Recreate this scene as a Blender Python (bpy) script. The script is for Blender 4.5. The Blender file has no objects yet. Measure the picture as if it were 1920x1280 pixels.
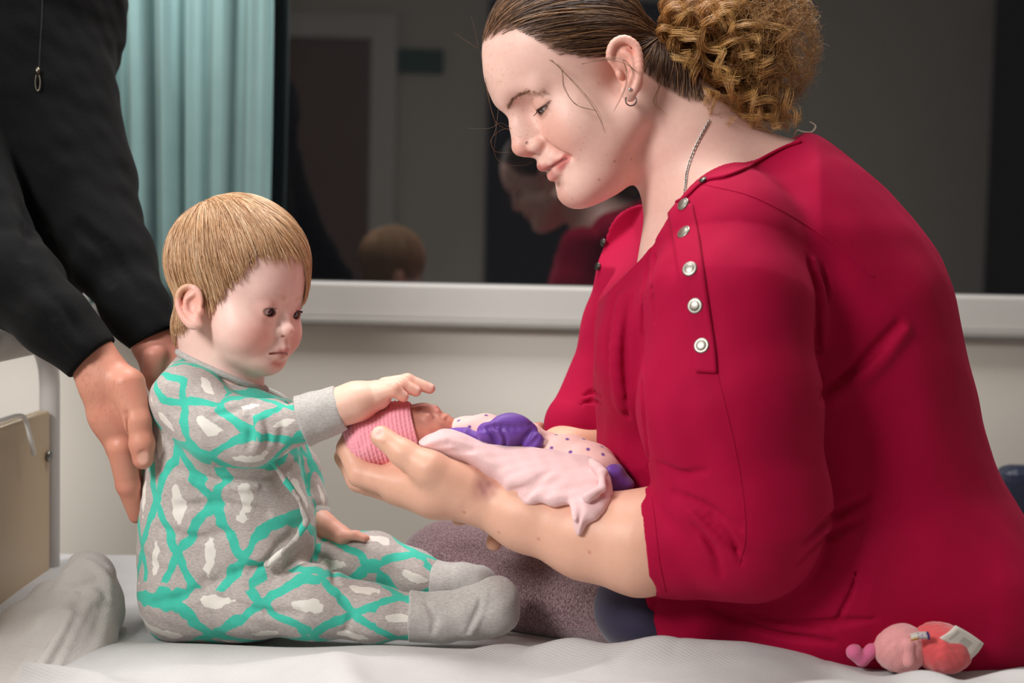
import bpy, bmesh, math, random, time
import numpy as np
from mathutils import Vector, Matrix

T0 = time.time()
random.seed(7)
RNG = np.random.default_rng(11)
scene = bpy.context.scene
COL = scene.collection

# ---------------------------------------------------------------- camera
# modelling unit "u" = 1/1800 m; x right, y away from the camera, z up, origin
# 1.48 m in front of the lens and level with it
UPM = 1800.0
FPX = 2667.0                      # focal length in pixels of a 1920 wide frame (50 mm on 36 mm)
DIST = 1.48 * UPM
CAM_H = 1.18                      # lens height above the floor, metres
PITCH = math.radians(-3.65)
ROLL = math.radians(1.2)
_cr, _sr, _cp, _sp = math.cos(ROLL), math.sin(ROLL), math.cos(PITCH), math.sin(PITCH)
_F = np.array([0, _cp, _sp])
_U0 = np.array([0, -_sp, _cp])
_R0 = np.array([1.0, 0, 0])
CR = _R0 * _cr + _U0 * _sr
CU = -_R0 * _sr + _U0 * _cr
CAMP = np.array([0, -DIST, 0.0])

def ray(px, py):
    d = _F * FPX + CR * (px - 960) + CU * (640 - py)
    return d / np.linalg.norm(d)

def P(px, py, y=0.0):
    """point of the place seen at a pixel of the photograph, y units behind the subject plane"""
    d = ray(px, py)
    return CAMP + d * ((y + DIST) / d[1])

def toW(v):
    v = np.asarray(v, float) / UPM
    v = v.copy()
    v[..., 2] += CAM_H
    return v

cam_d = bpy.data.cameras.new('camera')
cam = bpy.data.objects.new('camera', cam_d)
COL.objects.link(cam)
cam_d.lens = 50.0
cam_d.sensor_width = 36.0
cam_d.clip_start = 0.05
cam_d.dof.use_dof = True
cam_d.dof.focus_distance = 1.45
cam_d.dof.aperture_fstop = 4.0
M = Matrix(((CR[0], CU[0], -_F[0]), (CR[1], CU[1], -_F[1]), (CR[2], CU[2], -_F[2]))).to_4x4()
M.translation = Vector(toW(CAMP))
cam.matrix_world = M
scene.camera = cam

# ---------------------------------------------------------------- world, lamps, exposure
scene.view_settings.view_transform = 'Standard'
scene.view_settings.look = 'None'
scene.view_settings.gamma = 1.0
scene.view_settings.use_curve_mapping = False
scene.view_settings.exposure = 0.0
world = bpy.data.worlds.new('night')
scene.world = world
world.use_nodes = True
world.node_tree.nodes['Background'].inputs[0].default_value = (0.01, 0.012, 0.016, 1)
world.node_tree.nodes['Background'].inputs[1].default_value = 1.0

def area_light(name, loc, target, size, power, color, size_y=None):
    d = bpy.data.lights.new(name, 'AREA')
    d.energy = power
    d.color = color
    d.shape = 'RECTANGLE'
    d.size = size
    d.size_y = size_y or size
    o = bpy.data.objects.new(name, d)
    COL.objects.link(o)
    o.location = loc
    o.rotation_euler = (Vector(target) - Vector(loc)).to_track_quat('-Z', 'Y').to_euler()
    return o

# added key: bare area light below the ceiling, left of the camera, plus the ward's ceiling panel
KEY = area_light('key_light', (-1.2, -1.3, 2.02), (0.05, 0.02, 1.05), 0.5, 32, (1.0, 0.98, 0.955))
FILL = area_light('ceiling_panel_light', (-0.1, 0.24, 2.585), (-0.1, 0.2401, 0), 1.2, 32, (1.0, 0.98, 0.96), 0.6)

# ---------------------------------------------------------------- colour and materials
def s2l(c):
    c = np.asarray(c, float) / 255.0
    return np.where(c <= 0.04045, c / 12.92, ((c + 0.055) / 1.055) ** 2.4)

def rgba(c):
    return tuple(float(x) for x in s2l(c)) + (1.0,)

class NT:
    """small helper to write node trees"""
    def __init__(self, name):
        self.m = bpy.data.materials.new(name)
        self.m.use_nodes = True
        self.t = self.m.node_tree
        self.bsdf = self.t.nodes['Principled BSDF']
        self.out = self.t.nodes['Material Output']
    def n(self, kind, **kw):
        nd = self.t.nodes.new(kind)
        for k, v in kw.items():
            setattr(nd, k, v)
        return nd
    def link(self, a, b):
        self.t.links.new(a, b)
    def inp(self, node, key, v):
        s = node.inputs[key]
        if isinstance(v, bpy.types.NodeSocket):
            self.t.links.new(v, s)
        else:
            s.default_value = v
    def math(self, op, a, b=None, c=None):
        nd = self.n('ShaderNodeMath', operation=op)
        self.inp(nd, 0, a)
        if b is not None: self.inp(nd, 1, b)
        if c is not None: self.inp(nd, 2, c)
        return nd.outputs[0]
    def mix(self, fac, a, b, mode='MIX'):
        nd = self.n('ShaderNodeMix', data_type='RGBA', blend_type=mode)
        self.inp(nd, 0, fac); self.inp(nd, 6, a); self.inp(nd, 7, b)
        return nd.outputs[2]
    def noise(self, vec, scale, detail=2.0, rough=0.5, dist=0.0, col=False):
        nd = self.n('ShaderNodeTexNoise')
        if vec is not None: self.link(vec, nd.inputs['Vector'])
        nd.inputs['Scale'].default_value = scale
        nd.inputs['Detail'].default_value = detail
        nd.inputs['Roughness'].default_value = rough
        nd.inputs['Distortion'].default_value = dist
        return nd.outputs[1 if col else 0]
    def ramp(self, v, a, b, lo=0.0, hi=1.0):
        nd = self.n('ShaderNodeMapRange')
        nd.clamp = True
        self.inp(nd, 0, v)
        nd.inputs[1].default_value = a; nd.inputs[2].default_value = b
        nd.inputs[3].default_value = lo; nd.inputs[4].default_value = hi
        return nd.outputs[0]
    def bump(self, h, strength=0.3, dist=0.001):
        nd = self.n('ShaderNodeBump')
        nd.inputs['Strength'].default_value = strength
        nd.inputs['Distance'].default_value = dist
        self.link(h, nd.inputs['Height'])
        self.link(nd.outputs[0], self.bsdf.inputs['Normal'])
    def obj(self):
        return self.n('ShaderNodeTexCoord').outputs['Object']
    def attr(self, name, out='Color'):
        return self.n('ShaderNodeAttribute', attribute_name=name).outputs[out]
    def set(self, **kw):
        for k, v in kw.items():
            key = {'color': 'Base Color', 'rough': 'Roughness', 'metal': 'Metallic', 'sss': 'Subsurface Weight',
                   'sheen': 'Sheen Weight', 'spec': 'Specular IOR Level', 'coat': 'Coat Weight',
                   'sheen_rough': 'Sheen Roughness', 'sss_scale': 'Subsurface Scale',
                   'emit': 'Emission Color', 'emit_strength': 'Emission Strength'}[k]
            self.inp(self.bsdf, key, v)
        return self

def plain(name, c, rough=0.6, metal=0.0, var=0.06, scale=30.0, bump=0.0, bscale=200.0, **kw):
    """one colour with a little procedural variation"""
    m = NT(name)
    co = m.obj()
    nz = m.noise(co, scale, 3)
    c = np.array(rgba(c))
    dark = tuple(np.append(c[:3] * (1 - var), 1)); lite = tuple(np.append(np.minimum(c[:3] * (1 + var), 1), 1))
    m.set(color=m.mix(nz, dark, lite), rough=rough, metal=metal, **kw)
    if bump:
        m.bump(m.noise(co, bscale, 2), bump, 0.0006)
    return m.m

# ---------------------------------------------------------------- objects
def tag(o, label=None, category=None, group=None, kind=None):
    if label: o['label'] = label
    if category: o['category'] = category
    if group: o['group'] = group
    if kind: o['kind'] = kind
    return o

def empty(name, loc_u):
    o = bpy.data.objects.new(name, None)
    o.empty_display_size = 0.05
    COL.objects.link(o)
    o.location = toW(loc_u)
    return o

def link_mesh(name, me, mat, parent=None, smooth=True):
    o = bpy.data.objects.new(name, me)
    COL.objects.link(o)
    if mat is not None:
        for mm in (mat if isinstance(mat, (list, tuple)) else [mat]):
            me.materials.append(mm)
    if smooth and len(me.polygons):
        me.polygons.foreach_set('use_smooth', np.ones(len(me.polygons), bool))
    if parent is not None:
        o.parent = parent
        o.matrix_parent_inverse = Matrix.Translation(-parent.location) if parent.parent is None else Matrix.Identity(4)
    return o

def mesh_u(name, V, Fq, mat, parent=None, smooth=True, cols=None, uv=None, world=False):
    """V in u units (or metres when world), Fq (n,4) or (n,3) array or list; cols (V,3) linear colours; uv (n,k,2) per corner"""
    V = np.asarray(V, float)
    W = V if world else toW(V)
    me = bpy.data.meshes.new(name)
    if isinstance(Fq, np.ndarray):
        k = Fq.shape[1]
        me.vertices.add(len(W)); me.vertices.foreach_set('co', W.astype(np.float32).ravel())
        me.loops.add(Fq.size); me.loops.foreach_set('vertex_index', Fq.astype(np.int32).ravel())
        me.polygons.add(len(Fq)); me.polygons.foreach_set('loop_start', (np.arange(len(Fq)) * k).astype(np.int32))
        me.update(calc_edges=True)
    else:
        me.from_pydata([tuple(v) for v in W], [], [tuple(f) for f in Fq])
        me.update()
    if cols is not None:
        a = me.color_attributes.new('Col', 'FLOAT_COLOR', 'POINT')
        c4 = np.ones((len(W), 4), np.float32); c4[:, :3] = np.clip(cols, 0, 1)
        a.data.foreach_set('color', c4.ravel())
    if uv is not None:
        l = me.uv_layers.new(name='pat')
        l.data.foreach_set('uv', np.asarray(uv, np.float32).ravel())
    return link_mesh(name, me, mat, parent, smooth)

def box_bm(bm, lo, hi, bevel=0.0):
    lo = Vector(lo); hi = Vector(hi)
    r = bmesh.ops.create_cube(bm, size=1.0)
    for v in r['verts']:
        v.co = Vector(((v.co.x + .5) * (hi.x - lo.x) + lo.x, (v.co.y + .5) * (hi.y - lo.y) + lo.y, (v.co.z + .5) * (hi.z - lo.z) + lo.z))
    if bevel:
        es = list({e for v in r['verts'] for e in v.link_edges})
        bmesh.ops.bevel(bm, geom=es, offset=bevel, segments=3, affect='EDGES', profile=0.5)

def bm_obj(name, bm, mat, parent=None, smooth=False):
    me = bpy.data.meshes.new(name)
    bm.to_mesh(me); bm.free()
    return link_mesh(name, me, mat, parent, smooth)

def box(name, lo, hi, mat, parent=None, bevel=0.0):
    """metres"""
    bm = bmesh.new(); box_bm(bm, lo, hi, bevel)
    return bm_obj(name, bm, mat, parent, False)

def tube_arrays(path, rad, sides=10, caps=True):
    path = np.asarray(path, float); n = len(path)
    rad = np.broadcast_to(np.asarray(rad, float), (n,))
    t = np.gradient(path, axis=0); t /= np.linalg.norm(t, axis=1, keepdims=True) + 1e-9
    up = np.array([0.13, 0.97, 0.21])
    a = np.cross(t, up); a /= np.linalg.norm(a, axis=1, keepdims=True) + 1e-9
    b = np.cross(t, a)
    ang = np.linspace(0, 2 * np.pi, sides, endpoint=False)
    ring = path[:, None] + rad[:, None, None] * (np.cos(ang)[None, :, None] * a[:, None] + np.sin(ang)[None, :, None] * b[:, None])
    V = ring.reshape(-1, 3)
    F = []
    for i in range(n - 1):
        for j in range(sides):
            k = (j + 1) % sides
            F.append((i * sides + j, i * sides + k, (i + 1) * sides + k, (i + 1) * sides + j))
    if caps:
        F.append(tuple(range(sides - 1, -1, -1))); F.append(tuple((n - 1) * sides + j for j in range(sides)))
    return V, F

def tube(name, path, rad, mat, parent=None, sides=10, world=False):
    V, F = tube_arrays(path, rad, sides)
    return mesh_u(name, V, F, mat, parent, True, world=world)

def spline(pts, n):
    """Catmull-Rom through points, n samples"""
    pts = np.asarray(pts, float)
    p = np.vstack([2 * pts[0] - pts[1], pts, 2 * pts[-1] - pts[-2]])
    m = len(pts) - 1
    t = np.linspace(0, m, n); i = np.minimum(t.astype(int), m - 1); f = (t - i)[:, None]
    a, b, c, d = p[i], p[i + 1], p[i + 2], p[i + 3]
    return 0.5 * (2 * b + (c - a) * f + (2 * a - 5 * b + 4 * c - d) * f ** 2 + (3 * b - a - 3 * c + d) * f ** 3)

def closed_spline(pts, per=6):
    pts = np.asarray(pts, float); m = len(pts)
    out = []
    for i in range(m):
        a, b, c, d = pts[i - 1], pts[i], pts[(i + 1) % m], pts[(i + 2) % m]
        for f in np.linspace(0, 1, per, endpoint=False):
            out.append(0.5 * (2 * b + (c - a) * f + (2 * a - 5 * b + 4 * c - d) * f ** 2 + (3 * b - a - 3 * c + d) * f ** 3))
    return np.array(out)

# ---------------------------------------------------------------- implicit surfaces
def smin(a, b, k):
    if k <= 0: return np.minimum(a, b)
    h = np.maximum(k - np.abs(a - b), 0) / k
    return np.minimum(a, b) - h * h * k * 0.25

def smax(a, b, k):
    return -smin(-a, -b, k)

f32 = np.float32

def _n2(q): return np.einsum('ij,ij->i', q, q)

def sph(c, r):
    c = np.asarray(c, f32)
    return lambda p: np.sqrt(_n2(p - c)) - f32(r)

def ell(c, r, R=None):
    c = np.asarray(c, f32); r = np.asarray(r, f32)
    Rm = None if R is None else np.asarray(R, f32)
    i1 = (1 / r).astype(f32)
    def f(p):
        q = p - c
        if Rm is not None: q = q @ Rm          # columns of R are the ellipsoid's axes
        q *= i1
        k0 = np.sqrt(_n2(q)); q *= i1; k1 = np.sqrt(_n2(q)) + f32(1e-9)
        return k0 * (k0 - 1) / k1
    return f

def cap(a, b, ra, rb=None, ky=1.0):
    """round cone; ky > 1 widens it along y"""
    a = np.asarray(a, f32); b = np.asarray(b, f32); rb = ra if rb is None else rb
    ab = b - a; L2 = f32(max(float(ab @ ab), 1e-9)); ra = f32(ra); dr = f32(rb - ra)
    def f(p):
        w = p - a
        dt = w @ ab
        t = np.clip(dt / L2, 0, 1)
        if ky == 1.0:
            d2 = _n2(w) - t * (2 * dt - t * L2)
        else:
            w -= t[:, None] * ab; w[:, 1] /= f32(ky); d2 = _n2(w)
        return np.sqrt(np.maximum(d2, 0)) - (ra + t * dr)
    return f

def chain(nodes, k=0.0, ky=1.0):
    """nodes [(point, radius), ...]"""
    fs = [cap(nodes[i][0], nodes[i + 1][0], nodes[i][1], nodes[i + 1][1], ky) for i in range(len(nodes) - 1)]
    pts = np.array([q for q, r in nodes]); cen = ((pts.max(0) + pts.min(0)) / 2).astype(f32)
    rb = f32(max(np.linalg.norm(q - cen) + r * max(ky, 1) for q, r in nodes)); far = f32(90 + k)
    def near(p):
        d = fs[0](p)
        for g in fs[1:]:
            d = smin(d, g(p), k)
        return d
    def f(p):
        lo = np.sqrt(_n2(p - cen)) - rb          # cheap bound, enough where the limb is far away
        m = lo < far
        c = int(m.sum())
        if c == 0: return lo
        if c == len(p): return near(p)
        lo[m] = near(p[m])
        return lo
    return f

def polyfield(poly, lo, hi, step):
    """signed distance of a closed 2D outline on a grid, for bilinear look-up"""
    poly = np.asarray(poly, float)
    nx = int((hi[0] - lo[0]) / step) + 2; nz = int((hi[1] - lo[1]) / step) + 2
    gx = lo[0] + np.arange(nx) * step; gz = lo[1] + np.arange(nz) * step
    X, Z = np.meshgrid(gx, gz, indexing='ij')
    q = np.stack([X.ravel(), Z.ravel()], 1)
    d2 = np.full(len(q), 1e18); ins = np.zeros(len(q), bool)
    for i in range(len(poly)):
        a = poly[i]; b = poly[(i + 1) % len(poly)]; e = b - a; w = q - a
        t = np.clip((w @ e) / max(e @ e, 1e-9), 0, 1)
        d2 = np.minimum(d2, ((w - t[:, None] * e) ** 2).sum(1))
        if a[1] != b[1]:
            cr = ((a[1] > q[:, 1]) != (b[1] > q[:, 1])) & (q[:, 0] < (b[0] - a[0]) * (q[:, 1] - a[1]) / (b[1] - a[1]) + a[0])
            ins ^= cr
    d = np.sqrt(d2); d[ins] *= -1
    return gx[0], gz[0], step, d.reshape(nx, nz).astype(f32)

def slab(pix, y0, T, R, per=5, step=5.0, tilt=None):
    """a body with the outline pix (pixels, taken at depth y0), swelling to +-T in depth over R from its edge"""
    pts = np.array([P(x, y, y0)[[0, 2]] for x, y in pix])
    poly = closed_spline(pts, per)
    m = R * 0.6 + 60
    x0, z0, st, G = polyfield(poly, poly.min(0) - m, poly.max(0) + m, step)
    nx, nz = G.shape
    def f(p):
        u = np.clip((p[:, 0] - x0) / st, 0, nx - 1.001); v = np.clip((p[:, 2] - z0) / st, 0, nz - 1.001)
        i = u.astype(np.int32); j = v.astype(np.int32); fu = (u - i).astype(f32); fv = (v - j).astype(f32)
        s = (G[i, j] * (1 - fu) + G[i + 1, j] * fu) * (1 - fv) + (G[i, j + 1] * (1 - fu) + G[i + 1, j + 1] * fu) * fv
        yc = y0 if tilt is None else y0 + tilt(p)
        q = np.maximum(R + s, 0) / f32(R); w = np.abs(p[:, 1] - yc) / f32(T)
        return ((np.sqrt(q * q + w * w) - 1) * f32(min(R, T))).astype(f32)
    return f

class SDF:
    def __init__(self):
        self.ops = []
    def u(self, f, k=0.0): self.ops.append(('u', f, k)); return self
    def s(self, f, k=0.0): self.ops.append(('s', f, k)); return self
    def i(self, f, k=0.0): self.ops.append(('i', f, k)); return self
    def d(self, f): self.ops.append(('d', f, 0)); return self
    def __call__(self, p):
        p = np.asarray(p, f32)
        d = np.full(len(p), 1e4, f32)
        for op, f, k in self.ops:
            d = self._ap(op, d, f(p), k)
        return d
    @staticmethod
    def _ap(op, d, v, k):
        if op == 'u': return smin(d, v, k)
        if op == 's': return smax(d, -v, k)
        if op == 'i': return smax(d, v, k)
        return d + v

def mesh_sdf(S, lo, hi, h, newton=1):
    """sparse surface nets; returns vertices (u) and quads"""
    lo = np.asarray(lo, float); hi = np.asarray(hi, float); B = 8
    nb = np.ceil((hi - lo) / (B * h)).astype(int)
    g = np.stack(np.meshgrid(*[np.arange(n) for n in nb], indexing='ij'), -1).reshape(-1, 3)
    cen = (lo + (g + 0.5) * B * h).astype(f32)
    hd = 0.5 * B * h * 1.7321
    dc = np.concatenate([S(cen[i:i + 300000]) for i in range(0, len(cen), 300000)])
    act = np.abs(dc) < hd * 2.2
    g = g[act]; cen = cen[act]; nB = len(g)
    rel = []
    for op, f, k in S.ops:
        if op in ('i', 'd'): rel.append(None)
        else: rel.append(f(cen) < k * 1.3 + hd * 4.5)
    o = np.stack(np.meshgrid(*[np.arange(B + 1)] * 3, indexing='ij'), -1).reshape(-1, 3)
    pts = ((lo + g[:, None] * (B * h)) + o[None] * h).astype(f32)
    D = np.full((nB, (B + 1) ** 3), 1e4, f32)
    step = 600
    for s in range(0, nB, step):
        pp = pts[s:s + step]; dd = D[s:s + step]
        for (op, f, k), r in zip(S.ops, rel):
            if r is None:
                dd[:] = SDF._ap(op, dd.ravel(), f(pp.reshape(-1, 3)), k).reshape(dd.shape)
            else:
                rr = r[s:s + step]
                if not rr.any(): continue
                v = f(pp[rr].reshape(-1, 3)).reshape(-1, dd.shape[1])
                dd[rr] = SDF._ap(op, dd[rr], v, k)
    D = D.reshape(nB, B + 1, B + 1, B + 1)
    neg = D < 0
    cs = [(0, 0, 0), (1, 0, 0), (0, 1, 0), (1, 1, 0), (0, 0, 1), (1, 0, 1), (0, 1, 1), (1, 1, 1)]
    cnt = sum(neg[:, a:a + B, b:b + B, c:c + B].astype(np.int8) for a, b, c in cs)
    bi, ci, cj, ck = np.nonzero((cnt > 0) & (cnt < 8))
    val = np.stack([D[bi, ci + a, cj + b, ck + c] for a, b, c in cs], 1)
    cell = np.stack([ci, cj, ck], 1) + g[bi] * B
    acc = np.zeros((len(bi), 3)); num = np.zeros(len(bi))
    corner = np.array(cs, float)
    for i in range(8):
        for j in range(i + 1, 8):
            if np.abs(corner[i] - corner[j]).sum() != 1: continue
            a = val[:, i]; b = val[:, j]; m = (a < 0) != (b < 0)
            t = np.where(m, a / np.where(m, a - b, 1), 0)
            acc += m[:, None] * (corner[i] + t[:, None] * (corner[j] - corner[i])); num += m
    V = lo + (cell + acc / num[:, None]) * h
    big = int(nb.max() * B + 4)
    key = (cell[:, 0] * big + cell[:, 1]) * big + cell[:, 2]
    order = np.argsort(key); ks = key[order]
    quads = []
    for ax in range(3):
        sl = [slice(None), slice(0, B), slice(0, B), slice(0, B)]
        sh = [slice(None), slice(0, B), slice(0, B), slice(0, B)]
        sh[ax + 1] = slice(1, B + 1)
        n0 = neg[tuple(sl)]; n1 = neg[tuple(sh)]
        b_, i_, j_, k_ = np.nonzero(n0 != n1)
        gp = np.stack([i_, j_, k_], 1) + g[b_] * B
        e1 = np.zeros(3, int); e2 = np.zeros(3, int); e1[(ax + 1) % 3] = 1; e2[(ax + 2) % 3] = 1
        ids = []
        ok = np.ones(len(gp), bool)
        for off in (e1 * 0, e1, e1 + e2, e2):
            c = gp - off
            kk = (c[:, 0] * big + c[:, 1]) * big + c[:, 2]
            q = np.minimum(np.searchsorted(ks, kk), len(ks) - 1)
            ok &= (ks[q] == kk) & (c >= 0).all(1)
            ids.append(order[q])
        q = np.stack(ids, 1)
        fl = n0[b_, i_, j_, k_]
        q = np.where(fl[:, None], q, q[:, ::-1])
        quads.append(q[ok])
    Fq = np.concatenate(quads)
    for _ in range(newton):
        e = h * 0.25
        p = V.astype(f32)
        vr = [None if r is None else np.nonzero(r[bi])[0] for r in rel]
        def ev(q):
            d = np.full(len(q), 1e4, f32)
            for (op, f, k), ix in zip(S.ops, vr):
                if ix is None: d = SDF._ap(op, d, f(q), k)
                elif len(ix): d[ix] = SDF._ap(op, d[ix], f(q[ix]), k)
            return d
        d0 = ev(p)
        G = np.zeros_like(V)
        for ax in range(3):
            q = p.copy(); q[:, ax] += f32(e)
            G[:, ax] = (ev(q) - d0) / e
        g2 = (G * G).sum(1)
        st = -(d0 / np.maximum(g2, 0.05))[:, None] * G
        ln = np.linalg.norm(st, axis=1, keepdims=True)
        V = V + st * np.minimum(1, 0.7 * h / np.maximum(ln, 1e-9))
    return V, Fq

def grad(S, p, e=1.0):
    p = np.asarray(p, f32)
    G = np.stack([S(p + np.eye(3, dtype=f32)[a] * e) - S(p - np.eye(3, dtype=f32)[a] * e) for a in range(3)], 1)
    return G / (np.linalg.norm(G, axis=1, keepdims=True) + 1e-9)

def hit(S, pix, y_start=-900.0, y_end=900.0):
    """where the sight lines of pixels meet the surface: points, normals, ok"""
    pix = np.atleast_2d(np.asarray(pix, float))
    dirs = np.array([ray(x, y) for x, y in pix])
    t = (y_start + DIST) / dirs[:, 1]; tend = (y_end + DIST) / dirs[:, 1]
    for _ in range(90):
        p = CAMP + dirs * t[:, None]
        d = S(p).astype(float)
        if np.all((np.abs(d) < 0.1) | (t >= tend)): break
        t = np.minimum(t + np.where(np.abs(d) < 0.05, 0, d * np.where(np.abs(d) > 60, 0.9, 0.7)), tend)
    p = CAMP + dirs * t[:, None]
    return p, grad(S, p), t < tend - 1

def crease(S, pix, r=4.0, k=18.0, out=-0.8, n=9):
    """press a fold line into a surface along a path of pixels"""
    q, nn, ok = hit(S, spline(pix, n))
    t = np.linspace(0, 1, n); rr = r * (0.35 + 0.65 * np.sin(np.pi * np.clip(t, 0.06, 0.94)))
    nodes = [(q[i] + nn[i] * (out + r - rr[i]), rr[i]) for i in range(n) if ok[i]]
    if len(nodes) > 1: S.s(chain(nodes, 3), k)

def welt(S, pix, r=4.0, k=14.0, inn=1.0, n=9):
    """raise a soft ridge on a surface along a path of pixels"""
    q, nn, ok = hit(S, spline(pix, n))
    nodes = [(q[i] - nn[i] * inn, r * (0.4 + 0.6 * math.sin(math.pi * i / (n - 1)))) for i in range(n) if ok[i]]
    if len(nodes) > 1: S.u(chain(nodes, 3), k)

def smooth01(x, a, b):
    t = np.clip((x - a) / (b - a), 0, 1)
    return t * t * (3 - 2 * t)

def vnoise(p, scale, seed=0):
    """cheap smooth noise from a few sines, about -1..1"""
    r = np.random.default_rng(seed)
    out = np.zeros(len(p), f32)
    for i in range(5):
        w = r.normal(size=3); w /= np.linalg.norm(w)
        out += np.sin((p @ w.astype(f32)) * f32(6.283 / scale * r.uniform(0.6, 1.5)) + f32(r.uniform(0, 6.28)))
    return out / 3.0

def strands_mesh(name, lines, rad, mat, parent=None, cols=None, sides=3, taper=0.35):
    """lines (n,m,3) in u -> one mesh of thin tapered tubes; cols (n,3) or (n,m,3)"""
    L = np.asarray(lines, float); n, m, _ = L.shape
    rad = np.broadcast_to(np.asarray(rad, float), (n,))
    t = np.gradient(L, axis=1); t /= np.linalg.norm(t, axis=2, keepdims=True) + 1e-9
    up = np.array([0.11, 0.96, 0.24])
    a = np.cross(t, up); a /= np.linalg.norm(a, axis=2, keepdims=True) + 1e-9
    b = np.cross(t, a)
    prof = np.interp(np.linspace(0, 1, m), [0, 0.15, 0.7, 1], [0.8, 1, 0.9, taper])
    ang = np.linspace(0, 2 * np.pi, sides, endpoint=False)
    r = rad[:, None, None, None] * prof[None, :, None, None]
    V = L[:, :, None] + r * (np.cos(ang)[None, None, :, None] * a[:, :, None] + np.sin(ang)[None, None, :, None] * b[:, :, None])
    idx = np.arange(n * m * sides).reshape(n, m, sides)
    nx = np.roll(idx, -1, axis=2)
    F = np.stack([idx[:, :-1], nx[:, :-1], nx[:, 1:], idx[:, 1:]], -1).reshape(-1, 4)
    cc = None
    if cols is not None:
        cols = np.asarray(cols)
        if cols.ndim == 2: cols = np.repeat(cols[:, None], m, 1)
        cc = np.repeat(cols[:, :, None], sides, 2).reshape(-1, 3)
    return mesh_u(name, V.reshape(-1, 3), F, mat, parent, True, cc)

def basis(f, u):
    """rotation with columns forward, left, up"""
    f = np.asarray(f, float); f /= np.linalg.norm(f)
    u = np.asarray(u, float); u = u - f * (u @ f); u /= np.linalg.norm(u)
    l = np.cross(u, f)
    return np.stack([f, l, u], 1)
# ================================================================= the room
def Wm(px, py, ym):
    return toW(P(px, py, ym * UPM))

BED_Z = float(Wm(600, 1196, 0.0)[2])
WALL_Y = 0.92
X0, X1, Y0, Y1, ZC = -1.75, 2.7, -2.75, WALL_Y, 2.62

M_wall = plain('cream_wall_paint', (224, 218, 209), 0.75, var=0.02, scale=6, bump=0.05, bscale=400)
M_white = plain('white_gloss_paint', (225, 223, 218), 0.4, var=0.02)
M_alu = plain('satin_aluminium', (190, 187, 183), 0.5, metal=0.0, var=0.03)
M_floor = plain('grey_vinyl', (120, 116, 110), 0.5, var=0.1, scale=60)
M_ceil = plain('ceiling_paint', (230, 228, 222), 0.8, var=0.02)

def struct(name, lo, hi, mat, parent=None, bevel=0.0):
    o = box(name, lo, hi, mat, parent, bevel)
    if parent is None: o['kind'] = 'structure'
    return o

struct('floor', (X0, Y0, -0.05), (X1, Y1 + 0.15, 0), M_floor)
struct('ceiling', (X0, Y0, ZC), (X1, Y1 + 0.15, ZC + 0.05), M_ceil)
struct('wall_left', (X0 - 0.1, Y0, 0), (X0, Y1 + 0.15, ZC), M_wall)
struct('wall_right', (X1, Y0, 0), (X1 + 0.1, Y1 + 0.15, ZC), M_wall)
struct('wall_front', (X0 - .1, Y0 - 0.1, 0), (X1 + .1, Y0, ZC), M_wall)
sill_top = float(Wm(1000, 536, WALL_Y)[2]); sill_bot = float(Wm(1000, 611, WALL_Y)[2])
WZ1 = 2.3
# wall with the window opening
bm = bmesh.new()
box_bm(bm, (X0 - .1, WALL_Y, 0), (X1 + .1, WALL_Y + 0.12, sill_bot + 0.005))
box_bm(bm, (X0 - .1, WALL_Y, WZ1), (X1 + .1, WALL_Y + 0.12, ZC))
box_bm(bm, (X0 - .1, WALL_Y, sill_bot), (-1.35, WALL_Y + 0.12, WZ1))
box_bm(bm, (1.75, WALL_Y, sill_bot), (X1 + .1, WALL_Y + 0.12, WZ1))
o = bm_obj('wall_back', bm, M_wall); o['kind'] = 'structure'
# skirting behind the bed
struct('baseboard_back', (X0, WALL_Y - 0.015, 0), (X1, WALL_Y, 0.1), M_white, bevel=0.004)

# window: aluminium frame, one dark pane at night
win = empty('window_1', ((0.2) * UPM, WALL_Y * UPM, (sill_bot - CAM_H) * UPM)); win['kind'] = 'structure'
sh = sill_top - sill_bot
bm = bmesh.new()
box_bm(bm, (-1.35, WALL_Y - 0.018, sill_bot + sh * 0.10), (1.75, WALL_Y + 0.10, sill_top), 0.006)
bm_obj('bottom_rail', bm, M_alu, win)
bm = bmesh.new()
box_bm(bm, (-1.36, WALL_Y - 0.03, sill_bot - 0.004), (1.76, WALL_Y + 0.02, sill_bot + sh * 0.14), 0.004)
bm_obj('sill_trim', bm, plain('grey_trim', (150, 147, 142), 0.5), win)
for nm, a, b in (('top_rail', (-1.35, WALL_Y - 0.02, WZ1 - 0.06), (1.75, WALL_Y + 0.1, WZ1)),
                 ('side_rail', (-1.35, WALL_Y - 0.02, sill_top), (-1.29, WALL_Y + 0.1, WZ1 - 0.06)),
                 ('side_rail', (1.69, WALL_Y - 0.02, sill_top), (1.75, WALL_Y + 0.1, WZ1 - 0.06))):
    bm = bmesh.new(); box_bm(bm, a, b, 0.004); bm_obj(nm, bm, M_alu, win)
mg = NT('night_glass')
mg.set(color=(0.006, 0.0065, 0.008, 1), rough=0.02, spec=0.5)
mg.inp(mg.bsdf, 'IOR', 2.4)
bm = bmesh.new(); box_bm(bm, (-1.29, WALL_Y + 0.045, sill_top - 0.005), (1.69, WALL_Y + 0.051, WZ1 - 0.055))
bm_obj('pane', bm, mg.m, win)

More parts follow.
